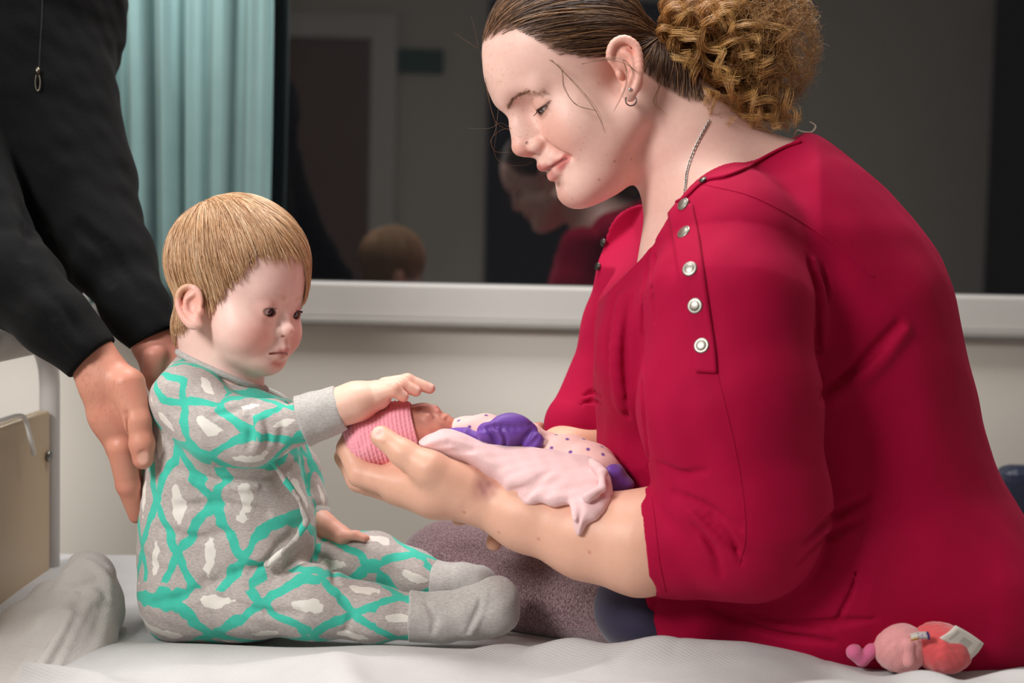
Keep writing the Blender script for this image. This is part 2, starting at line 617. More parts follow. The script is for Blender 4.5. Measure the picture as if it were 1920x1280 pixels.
# door in the wall behind the camera, seen mirrored in the pane
def mirror_x(px, Y):         # world x of something at depth Y seen mirrored at pixel column px
    d = 1.48 + WALL_Y * 2 + 0.09 - Y
    return (px - 960) / FPX * d
M_door = plain('brown_door_veneer', (128, 104, 95), 0.5, var=0.08, scale=8)
dx1 = mirror_x(690, Y0); dx0 = dx1 - 0.86
dr = empty('door_1', (dx0 * UPM, Y0 * UPM, -CAM_H * UPM)); dr['kind'] = 'structure'
box('door_leaf', (dx0, Y0 + 0.005, 0.01), (dx1, Y0 + 0.045, 2.06), M_door, dr, 0.003)
bm = bmesh.new()
box_bm(bm, (dx1, Y0, 0), (dx1 + 0.11, Y0 + 0.06, 2.17), 0.004)
box_bm(bm, (dx0 - 0.11, Y0, 0), (dx0, Y0 + 0.06, 2.17), 0.004)
box_bm(bm, (dx0, Y0, 2.065), (dx1, Y0 + 0.06, 2.17), 0.004)
bm_obj('door_frame', bm, M_white, dr)
bm = bmesh.new(); box_bm(bm, (dx0 + 0.05, Y0 + 0.045, 1.0), (dx0 + 0.16, Y0 + 0.09, 1.03), 0.008)
bm_obj('door_handle', bm, plain('steel', (170, 170, 170), 0.3, metal=1.0), dr)
sx0, sx1 = mirror_x(738, Y0), mirror_x(822, Y0)
o = box('exit_sign', (sx0, Y0 + 0.002, 1.93), (sx1, Y0 + 0.03, 2.03), plain('dark_green_sign', (40, 92, 74), 0.5), None, 0.004)
tag(o, 'small dark green wall sign mirrored in the window pane beside the door', 'sign')
# added block that darkens the mirrored right edge, and notice panel, same wall
wx = mirror_x(1600, Y0)
wr = empty('dark_block', (wx * UPM, Y0 * UPM, -CAM_H * UPM))
M_dark = plain('dark_laminate', (34, 33, 34), 0.5)
wxe = mirror_x(2000, Y0)
box('body', (mirror_x(1840, Y0), Y0 + 0.003, 0.0), (wxe, Y0 + 0.5, 2.3), M_dark, wr, 0.005)
box('dark_block_front', (mirror_x(1845, Y0), Y0 + 0.5, 0.05), (wxe - 0.01, Y0 + 0.52, 2.28), M_dark, wr, 0.003)
tag(wr, 'added tall dark block that darkens the reflection at the right edge of the window pane', 'dark_block')
nb = box('notice_board', (mirror_x(905, Y0), Y0 + 0.002, 0.95), (mirror_x(1330, Y0), Y0 + 0.03, 2.25), plain('charcoal_felt', (52, 53, 58), 0.8), None, 0.004)
tag(nb, 'large charcoal notice board mirrored in the window behind the woman', 'notice board')

# ---- curtain: pleated teal cloth at the left of the window
mc = NT('teal_curtain_cloth')
co = mc.obj()
w1 = mc.noise(co, 900, 2)
w2 = mc.noise(co, 14, 3)
base = mc.mix(w2, rgba((116, 152, 154)), rgba((142, 177, 177)))
mc.set(color=mc.mix(mc.math('MULTIPLY', w1, 0.35), base, rgba((150, 182, 178))), rough=0.85, sheen=0.2)
mc.bump(w1, 0.3, 0.0008)
cy = 0.88
nx, nz = 220, 24
xa = float(Wm(170, 200, cy)[0]); xb = float(Wm(503, 200, cy)[0])
zt = 2.42; zb = float(Wm(400, 575, cy)[2])
V = np.zeros((nx, nz, 3)); uu = np.linspace(0, 1, nx)
# pleat phase chosen so that folds fall where the photograph shows dark valleys
vall = (np.array([170, 212, 285, 352, 432, 500]) - 170) / 333.0
for j, tz in enumerate(np.linspace(0, 1, nz)):
    z = zb + (zt - zb) * tz
    y = np.zeros(nx)
    for v, wd, dp in zip(vall, (0.02, 0.03, 0.035, 0.02, 0.022, 0.02), (0.03, 0.05, 0.055, 0.03, 0.06, 0.03)):
        y += 0.6 * dp * np.exp(-((uu - v - 0.006 * math.sin(3 * tz + v * 9)) / wd) ** 2)
    y += 0.012 * np.sin(uu * 40 + 0.7 * tz) + 0.004 * np.sin(uu * 95 + tz * 2)
    V[:, j, 0] = xa + (xb - xa) * uu + 0.004 * np.sin(tz * 5 + uu * 6)
    V[:, j, 1] = cy + y - 0.02
    V[:, j, 2] = z
idx = np.arange(nx * nz).reshape(nx, nz)
F = np.stack([idx[:-1, :-1], idx[1:, :-1], idx[1:, 1:], idx[:-1, 1:]], -1).reshape(-1, 4)
cur = empty('curtain', (V[:, :, 0].mean() * UPM, cy * UPM, (zb - CAM_H) * UPM))
o = mesh_u('curtain_cloth', V.reshape(-1, 3), F, mc.m, cur, True, world=True)
md = o.modifiers.new('thick', 'SOLIDIFY'); md.thickness = 0.003
tube('curtain_rail', [(xa - 0.3, cy + 0.0, zt + 0.01), (xb + 0.3, cy + 0.0, zt + 0.01)], 0.012, M_alu, cur, 12, world=True)
tag(cur, 'pleated teal fabric curtain hanging at the left side of the window', 'curtain')

# ---- ceiling lamp housing around the panel light
lx, ly = -0.1, 0.24
pl = empty('ceiling_lamp', (lx * UPM, ly * UPM, (ZC - CAM_H) * UPM))
bm = bmesh.new()
for a, b in (((lx - .64, ly - .34, 2.585), (lx + .64, ly - .30, ZC)), ((lx - .64, ly + .30, 2.585), (lx + .64, ly + .34, ZC)),
             ((lx - .64, ly - .3, 2.585), (lx - .60, ly + .3, ZC)), ((lx + .60, ly - .3, 2.585), (lx + .64, ly + .3, ZC))):
    box_bm(bm, a, b, 0.003)
bm_obj('lamp_frame', bm, M_white, pl)
box('reflector', (lx - .6, ly - .3, ZC - 0.012), (lx + .6, ly + .3, ZC - 0.004), M_white, pl)
tag(pl, 'flat white rectangular ceiling lamp above the bed', 'lamp')
# ================================================================= bed, sheet, blanket, bed end
BZU = (BED_Z - CAM_H) * UPM      # bed surface in u
mw = NT('white_cotton_sheet')
co = mw.obj()
wv = mw.n('ShaderNodeTexWave', wave_type='BANDS', bands_direction='DIAGONAL')
mw.link(co, wv.inputs['Vector']); wv.inputs['Scale'].default_value = 110; wv.inputs['Distortion'].default_value = 1.5
mw.set(color=mw.mix(mw.noise(co, 25, 3), rgba((184, 182, 182)), rgba((200, 198, 198))), rough=0.85, sheen=0.15)
ad = mw.math('ADD', mw.math('MULTIPLY', wv.outputs[1], 0.5), mw.noise(co, 60, 4))
mw.bump(ad, 0.35, 0.0012)
M_sheet = mw.m
M_blue = plain('dark_blue_vinyl', (38, 44, 62), 0.5)

bed = empty('bed', (0, 0, BZU - 350))
bm = bmesh.new(); box_bm(bm, (-0.66, -0.56, BED_Z - 0.17), (1.25, 0.40, BED_Z - 0.012), 0.03)
bm_obj('mattress', bm, M_blue, bed, True)
bm = bmesh.new(); box_bm(bm, (-0.64, -0.52, BED_Z - 0.26), (1.22, 0.36, BED_Z - 0.175), 0.01)
bm_obj('bed_base', bm, plain('grey_steel_paint', (150, 150, 148), 0.5), bed)
for lx in (-0.55, 1.1):
    for ly in (-0.44, 0.28):
        box('leg', (lx, ly, 0.0), (lx + 0.06, ly + 0.06, BED_Z - 0.26), M_alu, bed, 0.005)
tag(bed, 'hospital bed with a dark blue mattress under the white sheet', 'bed')

# sheet: a wrinkled height field draped over the mattress
sy0, sy1, sx0_, sx1_ = -0.60, 0.42, -0.68, 1.26
NXS, NYS = 420, 230
gx = np.linspace(sx0_, sx1_, NXS); gy = np.linspace(sy0, sy1, NYS)
X, Y = np.meshgrid(gx, gy, indexing='ij')
def ridge(x, y, a, b, w, hgt):
    a = np.array(a); b = np.array(b); e = b - a; L = np.hypot(*e)
    t = np.clip(((x - a[0]) * e[0] + (y - a[1]) * e[1]) / L ** 2, 0, 1)
    d = np.hypot(x - a[0] - t * e[0], y - a[1] - t * e[1])
    env = np.sin(np.pi * np.clip(t * 0.94 + 0.03, 0, 1)) ** 0.6
    return hgt * env * np.exp(-(d / w) ** 2)
def sheet_z(x, y):
    z = np.zeros_like(x)
    rr = np.random.default_rng(5)
    q = np.stack([x.ravel(), y.ravel(), 0 * x.ravel()], 1).astype(f32)
    front = smooth01(-y, 0.02, 0.22)
    z += (0.019 * smooth01(-y, 0.02, 0.10) + 0.009 * smooth01(x, 0.05, 0.2) * smooth01(-y, 0.03, 0.12) * (1 - 0.7 * smooth01(x, 0.26, 0.34))) * (1 - smooth01(-y, 0.30, 0.48)) * smooth01(x, -0.5, -0.3)
    z += (0.004 * vnoise(q, 0.33, 3) + 0.003 * vnoise(q, 0.12, 8)).reshape(x.shape) * (0.4 + front)
    for a, b, w, hh in (((0.02, -0.10), (0.16, -0.17), 0.022, 0.018), ((0.10, -0.17), (0.30, -0.16), 0.03, 0.022),
                        ((-0.35, -0.20), (-0.02, -0.16), 0.03, 0.010), ((0.16, -0.30), (0.62, -0.22), 0.035, 0.022),
                        ((-0.3, -0.33), (0.1, -0.27), 0.03, 0.012), ((0.40, -0.19), (0.52, -0.30), 0.02, 0.014),
                        ((0.30, -0.17), (0.40, -0.30), 0.018, 0.012), ((-0.1, -0.42), (0.3, -0.36), 0.03, 0.014),
                        ((0.47, -0.16), (0.66, -0.20), 0.03, 0.018), ((0.52, -0.24), (0.42, -0.42), 0.022, 0.014),
                        ((-0.48, -0.12), (-0.30, -0.30), 0.02, 0.009), ((-0.40, 0.0), (-0.33, 0.12), 0.02, 0.006),
                        ((0.05, -0.2), (0.12, -0.4), 0.016, 0.008), ((-0.16, -0.16), (-0.1, -0.36), 0.018, 0.008)):
        z += ridge(x, y, a, b, w, hh)
    for _ in range(30):
        ax = rr.uniform(-0.5, 0.8); ay = rr.uniform(-0.45, -0.1); an = rr.uniform(-0.9, 0.9); ln = rr.uniform(0.06, 0.2)
        z += ridge(x, y, (ax, ay), (ax + ln * math.cos(an), ay + ln * math.sin(an)), rr.uniform(0.007, 0.014), rr.uniform(0.002, 0.006))
    # drop over the mattress edges
    z -= 0.14 * smooth01(-y, 0.545, 0.60) + 0.15 * smooth01(y, 0.385, 0.42) + 0.1 * smooth01(x, 1.22, 1.26) 
    z -= 0.1 * smooth01(-x, 0.645, 0.68)
    return BED_Z + z
Z = sheet_z(X, Y)
idx = np.arange(NXS * NYS).reshape(NXS, NYS)
F = np.stack([idx[:-1, :-1], idx[1:, :-1], idx[1:, 1:], idx[:-1, 1:]], -1).reshape(-1, 4)
o = mesh_u('bed_sheet', np.stack([X, Y, Z], -1).reshape(-1, 3), F, M_sheet, None, True, world=True)
md = o.modifiers.new('thick', 'SOLIDIFY'); md.thickness = 0.002; md.offset = -1
tag(o, 'wrinkled white cotton sheet spread over the bed', 'bed sheet')

def N_(px, py, y, r): return (P(px, py, y), r)
# bunched white blanket in the near left corner
mb = NT('white_cellular_blanket')
co = mb.obj()
vo = mb.n('ShaderNodeTexVoronoi'); mb.link(co, vo.inputs['Vector']); vo.inputs['Scale'].default_value = 420
mb.set(color=mb.mix(mb.noise(co, 20, 3), rgba((182, 176, 172)), rgba((200, 195, 191))), rough=0.9, sheen=0.2)
mb.bump(vo.outputs[0], 0.4, 0.001)
S = SDF()
S.u(chain([(P(165, 1085, 40), 52), (P(158, 1140, -20), 66), (P(120, 1230, -120), 84), (P(60, 1350, -260), 105)], 30, 1.15))
S.u(chain([(P(95, 1128, 30), 42), (P(60, 1190, -60), 66), (P(20, 1290, -180), 90), (P(-40, 1380, -300), 110)], 20, 1.1), 18)
S.u(chain([(P(30, 1180, 10), 38), (P(-30, 1240, -80), 70), (P(-70, 1340, -200), 90)], 20), 16)
S.u(chain([N_(70, 1165, 20, 46), N_(10, 1235, -60, 72), N_(-60, 1300, -120, 90)], 20), 16)
S.u(cap(P(150, 1062, 60), P(195, 1078, 10), 24, 20), 12)
S.s(chain([(P(128, 1088, -10), 9), (P(150, 1098, -20), 10), (P(172, 1086, -30), 6)], 5), 14)
for pts, r, k in (([(118, 1098), (150, 1100), (178, 1090)], 8, 16), ([(196, 1120), (180, 1180), (140, 1250)], 5, 20), ([(150, 1130), (120, 1195), (80, 1270)], 5, 22), ([(100, 1150), (70, 1205), (35, 1265)], 6, 20),
                  ([(176, 1140), (150, 1200), (120, 1260)], 3.5, 16), ([(60, 1190), (30, 1230), (5, 1270)], 5, 18), ([(120, 1150), (95, 1190), (60, 1240)], 3, 14)):
    crease(S, pts, r, k)
for pts, r, k in (([(120, 1075), (155, 1052), (195, 1080), (205, 1125)], 6, 14), ([(140, 1112), (170, 1108), (192, 1128)], 6, 14), ([(135, 1150), (105, 1205), (60, 1275)], 5, 18)):
    welt(S, pts, r, k)
S.d(lambda p: 3.0 * vnoise(p, 150, 4) + 1.0 * vnoise(p, 60, 6))
V, F = mesh_sdf(S, (-1150, -420, BZU - 60), (-720, 160, -240), 5)
o = mesh_u('blanket', V, F, mb.m, None, True)
tag(o, 'bunched white cellular blanket rolled up against the bed end', 'blanket')

# bed end: tube frame with a cream panel, running away from the camera at the foot of the bed
M_tube = plain('pale_grey_enamel', (192, 188, 185), 0.35, var=0.03)
M_panel = plain('cream_laminate', (184, 162, 132), 0.4, var=0.03)
be_y = 0.30
pt = Wm(93, 700, be_y); bx = float(pt[0])
be = empty('bed_end', (bx * UPM, be_y * UPM, (BED_Z - CAM_H) * UPM - 300))
ztop = float(Wm(60, 636, be_y)[2])
def arc(cx, cz, r, a0, a1, n=8): return [(cx + r * math.cos(a), cz + r * math.sin(a)) for a in np.linspace(a0, a1, n)]
path = [(bx, be_y, BED_Z - 0.32), (bx, be_y, ztop - 0.06)]
path += [(bx, be_y - 0.06 + 0.06 * math.cos(a), ztop - 0.06 + 0.06 * math.sin(a)) for a in np.linspace(0.1, math.pi / 2, 8)]
path += [(bx, -0.50 , ztop)]
path += [(bx, -0.50 - 0.06 * math.sin(a), ztop - 0.06 + 0.06 * math.cos(a)) for a in np.linspace(0.1, math.pi / 2, 8)]
path += [(bx, -0.56, BED_Z - 0.32)]
tube('post_frame', path, 0.0125, M_tube, be, 16, world=True)
# padded top rail
tube('top_rail', [(bx, be_y - 0.05, ztop + 0.004), (bx, be_y - 0.07, ztop + 0.005), (bx, -0.46, ztop + 0.005), (bx, -0.48, ztop + 0.004)], [0.010, 0.019, 0.019, 0.010], plain('grey_rail_cover', (168, 162, 156), 0.5), be, 16, world=True)
zp = float(Wm(80, 768, be_y - 0.01)[2])
box('panel', (bx - 0.012, -0.53, BED_Z - 0.12), (bx + 0.006, be_y - 0.016, zp), M_panel, be, 0.004)
bp = Wm(86, 853, be_y - 0.02)
bm = bmesh.new(); bmesh.ops.create_uvsphere(bm, u_segments=16, v_segments=8, radius=0.007)
for v in bm.verts: v.co = Vector((v.co.x * 0.6 + bx + 0.009, v.co.y + be_y - 0.03, v.co.z + float(bp[2])))
bm_obj('bolt', bm, plain('bolt_steel', (140, 138, 134), 0.3, metal=1.0), be, True)
h1 = Wm(0, 787, -0.02); 
hk = [(bx + 0.012, be_y - 0.36, zp + 0.012), (bx + 0.013, be_y - 0.20, zp + 0.011), (bx + 0.014, be_y - 0.155, zp + 0.010), (bx + 0.018, be_y - 0.142, zp + 0.004), (bx + 0.02, be_y - 0.13, zp - 0.02), (bx + 0.02, be_y - 0.118, zp - 0.04)]
tube('wire_hook', spline(hk, 24), 0.0028, M_white, be, 8, world=True)
tag(be, 'hospital bed end with a pale tube frame and cream panel', 'bed end')
# ================================================================= skin material and head builder
def skin_material(name, rough=0.45):
    m = NT(name)
    co = m.obj()
    c = m.attr('Col')
    fine = m.noise(co, 160, 3, 0.6)
    mott = m.noise(co, 45, 2)
    c2 = m.mix(m.ramp(fine, 0.35, 0.75, 0.0, 0.10), c, rgba((188, 120, 96)))
    c3 = m.mix(m.ramp(mott, 0.3, 0.8, 0.0, 0.10), c2, rgba((226, 160, 142)))
    m.set(color=c3, rough=rough, spec=0.35, sss=0.16, sss_scale=0.006)
    m.bsdf.inputs['Subsurface Radius'].default_value = (1.0, 0.35, 0.2)
    m.bump(m.noise(co, 700, 2), 0.08, 0.0004)
    return m.m
M_skin = skin_material('skin')

def blob(p, c, r, lo=0.35):
    """soft weight around a point"""
    d = np.sqrt(((p - np.asarray(c)) ** 2).sum(1)) / r
    return 1 - smooth01(d, lo, 1.0)

def seg_w(p, pts, r, lo=0.3):
    w = np.zeros(len(p))
    for a, b in zip(pts[:-1], pts[1:]):
        a = np.asarray(a, float); b = np.asarray(b, float); ab = b - a
        t = np.clip((p - a) @ ab / (ab @ ab), 0, 1)
        d = np.linalg.norm(p - a - t[:, None] * ab, axis=1) / r
        w = np.maximum(w, 1 - smooth01(d, lo, 1.0))
    return w

def sym(f):
    def g(p):
        q = p.copy(); q[:, 1] = np.abs(q[:, 1]); return f(q)
    return g

def shell_lid(c, r, thick, gap_lo, gap_hi, R=None):
    """eyelids: ball r+thick with a slit between two elevation angles (radians), ball itself cut away"""
    c = np.asarray(c, f32)
    def f(p):
        q = p - c
        el = np.arctan2(q[:, 2], np.maximum(q[:, 0], 1e-3))
        rr = np.sqrt((q * q).sum(1))
        d = rr - f32(r + thick)
        mid = (gap_lo + gap_hi) / 2; half = (gap_hi - gap_lo) / 2
        az = np.clip(np.abs(q[:, 1]) / f32(r), 0, 1)
        hw = half * np.sqrt(np.maximum(1 - (az / 0.94) ** 2, 0))
        slit = (np.abs(el - mid) - hw) * f32(r)
        slit = np.where(q[:, 0] < 0, 50, slit)
        return np.maximum(d, -slit)
    return f

# ================================================================= the woman
# head frame: origin between the ears; f forward, l her left (towards the camera), u up
WP = math.radians(28.0); WY = math.radians(14.0)
_F0 = np.array([-math.cos(WP), 0, -math.sin(WP)]); _Uw = np.array([-math.sin(WP), 0, math.cos(WP)])
_Nw = np.array([0, -1.0, 0])
WF = _F0 * math.cos(WY) + _Nw * math.sin(WY)
WL = _Nw * math.cos(WY) - _F0 * math.sin(WY)
WR = np.stack([WF, WL, _Uw], 1)
WO = P(1165, 130, -130) - WL * 130 + np.array([16, 0, 12])
def wl(px, py, l):
    """head coordinates of the point seen at a pixel whose distance from the head's midplane is l"""
    d = ray(px, py)
    t = (l - (CAMP - WO) @ WL) / (d @ WL)
    return (CAMP + d * t - WO) @ WR
def w2l(p): return (np.asarray(p) - WO) @ WR

H = SDF()
H.u(ell((54, 0, 92), (153, 126, 134)))
H.u(ell((90, 0, -50), (83, 98, 126)), 40)
H.u(sym(ell((110, 58, -52), (55, 48, 52))), 40)                       # cheeks
H.u(sym(cap((30, 86, -80), (138, 34, -150), 36, 30)), 40)             # jaw
H.u(ell((152, 0, -153), (31, 42, 31)), 24)                            # chin
H.u(ell((95, 0, -150), (82, 66, 44)), 30)                             # under the chin
H.u(ell((140, 0, -96), (36, 46, 40)), 22)                             # muzzle
H.u(sym(cap((186, 12, 44), (154, 70, 40), 17, 11)), 26)               # brow
H.u(ell((186, 0, 62), (22, 44, 44)), 34)
H.s(sym(sph((200, 46, 8), 25)), 34)                                   # eye sockets
H.u(ell((184, 0, -28), (26, 23, 40)), 14)                             # nose body
H.u(chain([((186, 0, 24), 14), ((199, 0, -4), 13), ((212, 0, -36), 13.5)], 8), 16)   # nose bridge
H.u(ell((209, 0, -42), (17, 17, 15)), 10)
H.u(sym(ell((188, 20, -51), (17, 11, 12))), 8)
H.u(cap((205, 0, -53), (186, 0, -66), 8, 9), 8)
H.s(sym(ell((201, 10, -63), (8, 4.5, 5))), 4)
EYE_C = np.array((145, 55, 6.0))
H.u(sym(shell_lid(EYE_C, 22.5, 3.2, -0.62, -0.14)), 6)
H.s(sym(sph(EYE_C, 22.0)), 1)
# lips
LC = (157, 47, -98)
H.u(sym(chain([(LC, 5), ((177, 24, -91), 7.5), ((189, 7, -88), 8), ((188, 0, -89), 7.5)], 5)), 9)
H.u(ell((176, 0, -80), (13, 30, 18)), 16)
H.u(sym(chain([(LC, 5), ((173, 24, -109), 10), ((180, 0, -114), 12)], 6)), 6)
H.s(sym(chain([((162, 50, -97), 2.2), ((186, 24, -98.5), 2.6), ((201, 0, -101), 3.6)], 3)), 3)
H.s(ell((188, 0, -134), (11, 26, 6)), 16)                              # fold over the chin
H.s(sym(chain([((176, 36, -60), 1.5), ((166, 50, -80), 2.0), ((154, 60, -98), 1.5)], 4)), 16)  # smile fold
# ear (her left one is in view, the right one mirrors it)
ear = lambda px, py, l: wl(px, py, l)
def EA(prim): return sym(prim)
e_top = spline([ear(1155, 126, 130), ear(1143, 106, 136), ear(1150, 82, 142), ear(1171, 73, 148), ear(1192, 86, 152), ear(1199, 113, 152), ear(1198, 145, 149), ear(1189, 171, 143)], 22)
er = np.interp(np.linspace(0, 1, 22), [0, 0.15, 0.5, 0.85, 1], [4, 6.5, 7.0, 6.5, 7])
H.u(EA(ell(ear(1176, 125, 134), (24, 9, 50), basis(WR.T @ np.array([0.92, 0, 0.35]), WR.T @ np.array([0.1, 0, 1])))), 6)
H.u(EA(ell(ear(1178, 174, 139), (13, 8, 17))), 8)
H.s(EA(ell(ear(1175, 110, 152), (16, 11, 29), basis(WR.T @ np.array([0.9, 0, 0.3]), WR.T @ np.array([0.0, 0, 1])))), 5)
H.s(EA(sph(ear(1169, 141, 148), 11)), 5)
H.u(EA(chain(list(zip(e_top, er)), 2)), 5)
ah = spline([ear(1172, 98, 143), ear(1184, 110, 146), ear(1187, 135, 145), ear(1178, 158, 142)], 10)
H.u(EA(chain([(q, 5.5) for q in ah], 2)), 5)
H.u(EA(ell(ear(1161, 139, 139), (6, 7, 9))), 5)
# neck, shoulders, upper chest
nk = lambda px, py, y, r: (w2l(P(px, py, y)), r)
H.u(chain([nk(1222, 190, 6, 104), nk(1285, 270, 10, 106), nk(1345, 350, 14, 118)], 40), 34)
H.u(chain([nk(1345, 330, 30, 96), nk(1470, 370, 20, 110)], 40), 50)
H.u(chain([nk(1335, 370, -40, 80), nk(1380, 420, -180, 75)], 40), 50)
H.u(chain([nk(1335, 370, 60, 80), nk(1350, 420, 220, 75)], 40), 50)
H.u(chain([nk(1330, 400, 10, 120), nk(1330, 520, 10, 140)], 40), 40)

def skin_cols(q, base):
    """colour of the woman's skin in head coordinates"""
    c = np.repeat(np.asarray(s2l(base))[None], len(q), 0)
    def mixc(w, col, a=1.0):
        nonlocal c
        w = (w * a)[:, None]; c = c * (1 - w) + s2l(col) * w
    qs = q.copy(); qs[:, 1] = np.abs(qs[:, 1])
    mixc(blob(qs, (150, 60, -55), 62), (232, 158, 140), 0.45)
    mixc(blob(qs, (212, 0, -45), 34), (226, 140, 122), 0.5)
    mixc(blob(qs, (180, 0, -160), 40), (228, 150, 134), 0.35)
    mixc(blob(qs, wl(1178, 120, 140), 75), (232, 140, 116), 0.45)
    lipu = seg_w(qs, [LC, (178, 24, -92), (193, 6, -89), (192, 0, -91)], 10.5, 0.6)
    lipl = seg_w(qs, [LC, (174, 24, -109), (182, 0, -113)], 12.5, 0.65)
    mixc(np.maximum(lipu, lipl), (205, 108, 106), 0.9)
    mixc(seg_w(qs, [(159, 48, -98), (180, 24, -99), (192, 0, -101)], 4.5, 0.3), (110, 48, 46), 0.85)
    brow = seg_w(qs, [(202, 16, 37), (186, 42, 44), (166, 66, 40), (150, 82, 26)], 8, 0.2)
    n = 0.6 + 0.4 * vnoise(q.astype(f32), 9, 3)
    mixc(np.clip(brow * n, 0, 1), (140, 98, 80), 0.55)
    mixc(seg_w(qs, [(203, 15, 36), (198, 27, 40)], 7, 0.2), (112, 78, 64), 0.5)
    # lids: rosy, dark lash line
    qe = qs - EYE_C; el = np.arctan2(qe[:, 2], np.maximum(qe[:, 0], 1e-3)); rr = np.linalg.norm(qe, axis=1)
    near = (rr < 30) & (qe[:, 0] > -4)
    mixc(near * (1 - smooth01(np.abs(el - 0.0), 0.4, 1.0)), (214, 150, 134), 0.5)
    mixc((rr < 27.5) * (qe[:, 0] > 0) * (1 - smooth01(np.abs(el + 0.35), 0.20, 0.32)), (58, 40, 36), 0.9)
    mixc(seg_w(qs, [(164, 36, 19), (167, 55, 25), (156, 76, 17)], 4, 0.2), (176, 112, 98), 0.6)  # lid fold as a darker line, its shade put into the colour
    # freckles and moles
    reg = np.clip(blob(qs, (190, 30, -20), 75) + 0.7 * blob(qs, (185, 20, 110), 90) + 0.5 * blob(qs, (185, 20, -160), 50) + 0.25 * blob(qs, (120, 90, -60), 110), 0, 1)
    rr_ = np.random.default_rng(4)
    sub = np.nonzero(reg > 0.01)[0]; Q = q[sub]; wsum = np.zeros(len(sub))
    for i in rr_.choice(len(sub), 380, p=reg[sub] / reg[sub].sum()):
        rad = rr_.uniform(2.0, 3.6); am = rr_.uniform(0.1, 0.4)
        near_ = np.nonzero(np.abs(Q[:, 2] - Q[i, 2]) < rad)[0]
        wsum[near_] = np.maximum(wsum[near_], am * blob(Q[near_], Q[i], rad, 0.1))
    wf = np.zeros(len(q)); wf[sub] = wsum
    mixc(wf, (184, 108, 82), 1.0)
    for px, py in ((1155, 305), (1211, 305), (1130, 345)):
        i = np.argmin(((q - wl(px, py, 95)) ** 2).sum(1)); mixc(blob(q, q[i], 4.0, 0.1), (150, 92, 72), 0.6)
    line = np.interp(q[:, 0], [-130, -75, -40, -25, 0, 34, 70, 110, 128, 150, 200], [-140, -112, -62, -20, 30, 30, 40, 66, 100, 142, 158])
    mixc(smooth01(q[:, 2] - line, -3, 16) * (q[:, 0] > -112) * ~((np.abs(q[:, 1]) > 129) & (q[:, 2] < 62)), (96, 68, 50), 0.85)
    return c
SKINW = (241, 199, 186)
HV, HF = mesh_sdf(H, (-420, -330, -480), (240, 330, 240), 2.6)
HC = skin_cols(HV, SKINW)
WHEAD = lambda p: H(((np.asarray(p) - WO) @ WR).astype(f32))
woman_parts = [(HV @ WR.T + WO, HF, HC)]
print('head', len(HV), round(time.time() - T0, 1))
# ---- arms and hands
def N(px, py, y, r): return (P(px, py, y), r)
A = SDF()
A.u(chain([N(1420, 960, -255, 92), N(1200, 1018, -228, 86), N(1100, 1003, -200, 73), N(985, 968, -168, 57), N(885, 928, -138, 44)], 30), 10)
A.u(chain([N(890, 932, -140, 43), N(820, 916, -122, 51), N(752, 904, -98, 44)], 20, 1.25), 24)      # palm
A.u(cap(P(800, 905, -60), P(750, 900, -20), 38, 32), 26)
fing = [
    [N(748, 908, -124, 27), N(676, 888, -102, 24), N(652, 840, -76, 20), N(664, 800, -52, 16)],
    [N(745, 918, -84, 28), N(674, 898, -56, 24), N(648, 856, -28, 20), N(658, 820, -4, 16)],
    [N(748, 920, -38, 26), N(690, 906, -6, 22), N(664, 864, 18, 18), N(672, 835, 34, 15)],
    [N(756, 905, 2, 21), N(712, 898, 30, 18), N(690, 880, 48, 15), N(690, 858, 60, 13)]]
for fg in fing:
    A.u(chain(fg, 6), 7)
A.u(chain([N(868, 912, -160, 40), N(806, 880, -172, 32), N(757, 850, -160, 23.5), N(715, 818, -146, 19.5)], 12), 14)   # thumb
A.s(ell(P(704, 808, -165), (15, 5, 12)), 5)
# far arm
B = SDF()
B.u(chain([N(1160, 738, 248, 66), N(1130, 822, 205, 66), N(1060, 856, 150, 56), N(985, 905, 80, 42)], 30), 10)
B.u(chain([N(985, 905, 80, 42), N(945, 938, 45, 40)], 10, 1.2), 16)
B.u(chain([N(955, 950, 20, 19), N(938, 990, -30, 17), N(926, 1018, -70, 14.5)], 6), 8)
B.u(chain([N(935, 940, 50, 19), N(885, 965, 20, 17), N(860, 970, -10, 15)], 6), 8)
B.u(chain([N(930, 930, 70, 18), N(880, 945, 50, 16), N(850, 945, 30, 14)], 6), 8)
def arm_cols(v, extra=True):
    c = np.repeat(s2l((229, 178, 154))[None], len(v), 0)
    def mixc(w, col, a):
        nonlocal c
        w = (w * a)[:, None]; c = c * (1 - w) + s2l(col) * w
    for fg in fing:
        for j in (1, 2): mixc(blob(v, fg[j][0], 30), (226, 156, 132), 0.4)
        mixc(blob(v, fg[3][0], 26), (232, 150, 132), 0.5)
    mixc(blob(v, P(740, 860, -170), 60), (236, 186, 160), 0.5)
    mixc(blob(v, P(704, 807, -166), 17.5, 0.8), (242, 198, 186), 0.9); mixc(seg_w(v, [P(724, 824, -172), P(716, 832, -172)], 4), (196, 128, 104), 0.5); mixc(seg_w(v, [P(752, 838, -190), P(745, 862, -188)], 3), (196, 128, 104), 0.5); mixc(seg_w(v, [P(760, 842, -192), P(752, 868, -190)], 3), (196, 128, 104), 0.4)     # thumb nail; skin creases shaded by darker lines in the colour
    mixc(blob(v, P(910, 916, -184), 36, 0.1) * np.clip(0.8 + 0.3 * vnoise(v.astype(f32), 20, 2), 0, 1), (134, 74, 90), 0.75)   # bruise
    for x, y in ((1105, 1035), (1010, 1010), (935, 998), (870, 960)):
        mixc(blob(v, P(x, y, -255), 60, 0.05) * 0 + blob(v, hit(A, [(x, y)])[0][0], 4.5), (190, 108, 90), 0.6)
    return c
AV, AF = mesh_sdf(A, P(560, 1150, -420) - 60, P(1600, 700, 170) + 60, 3.2)
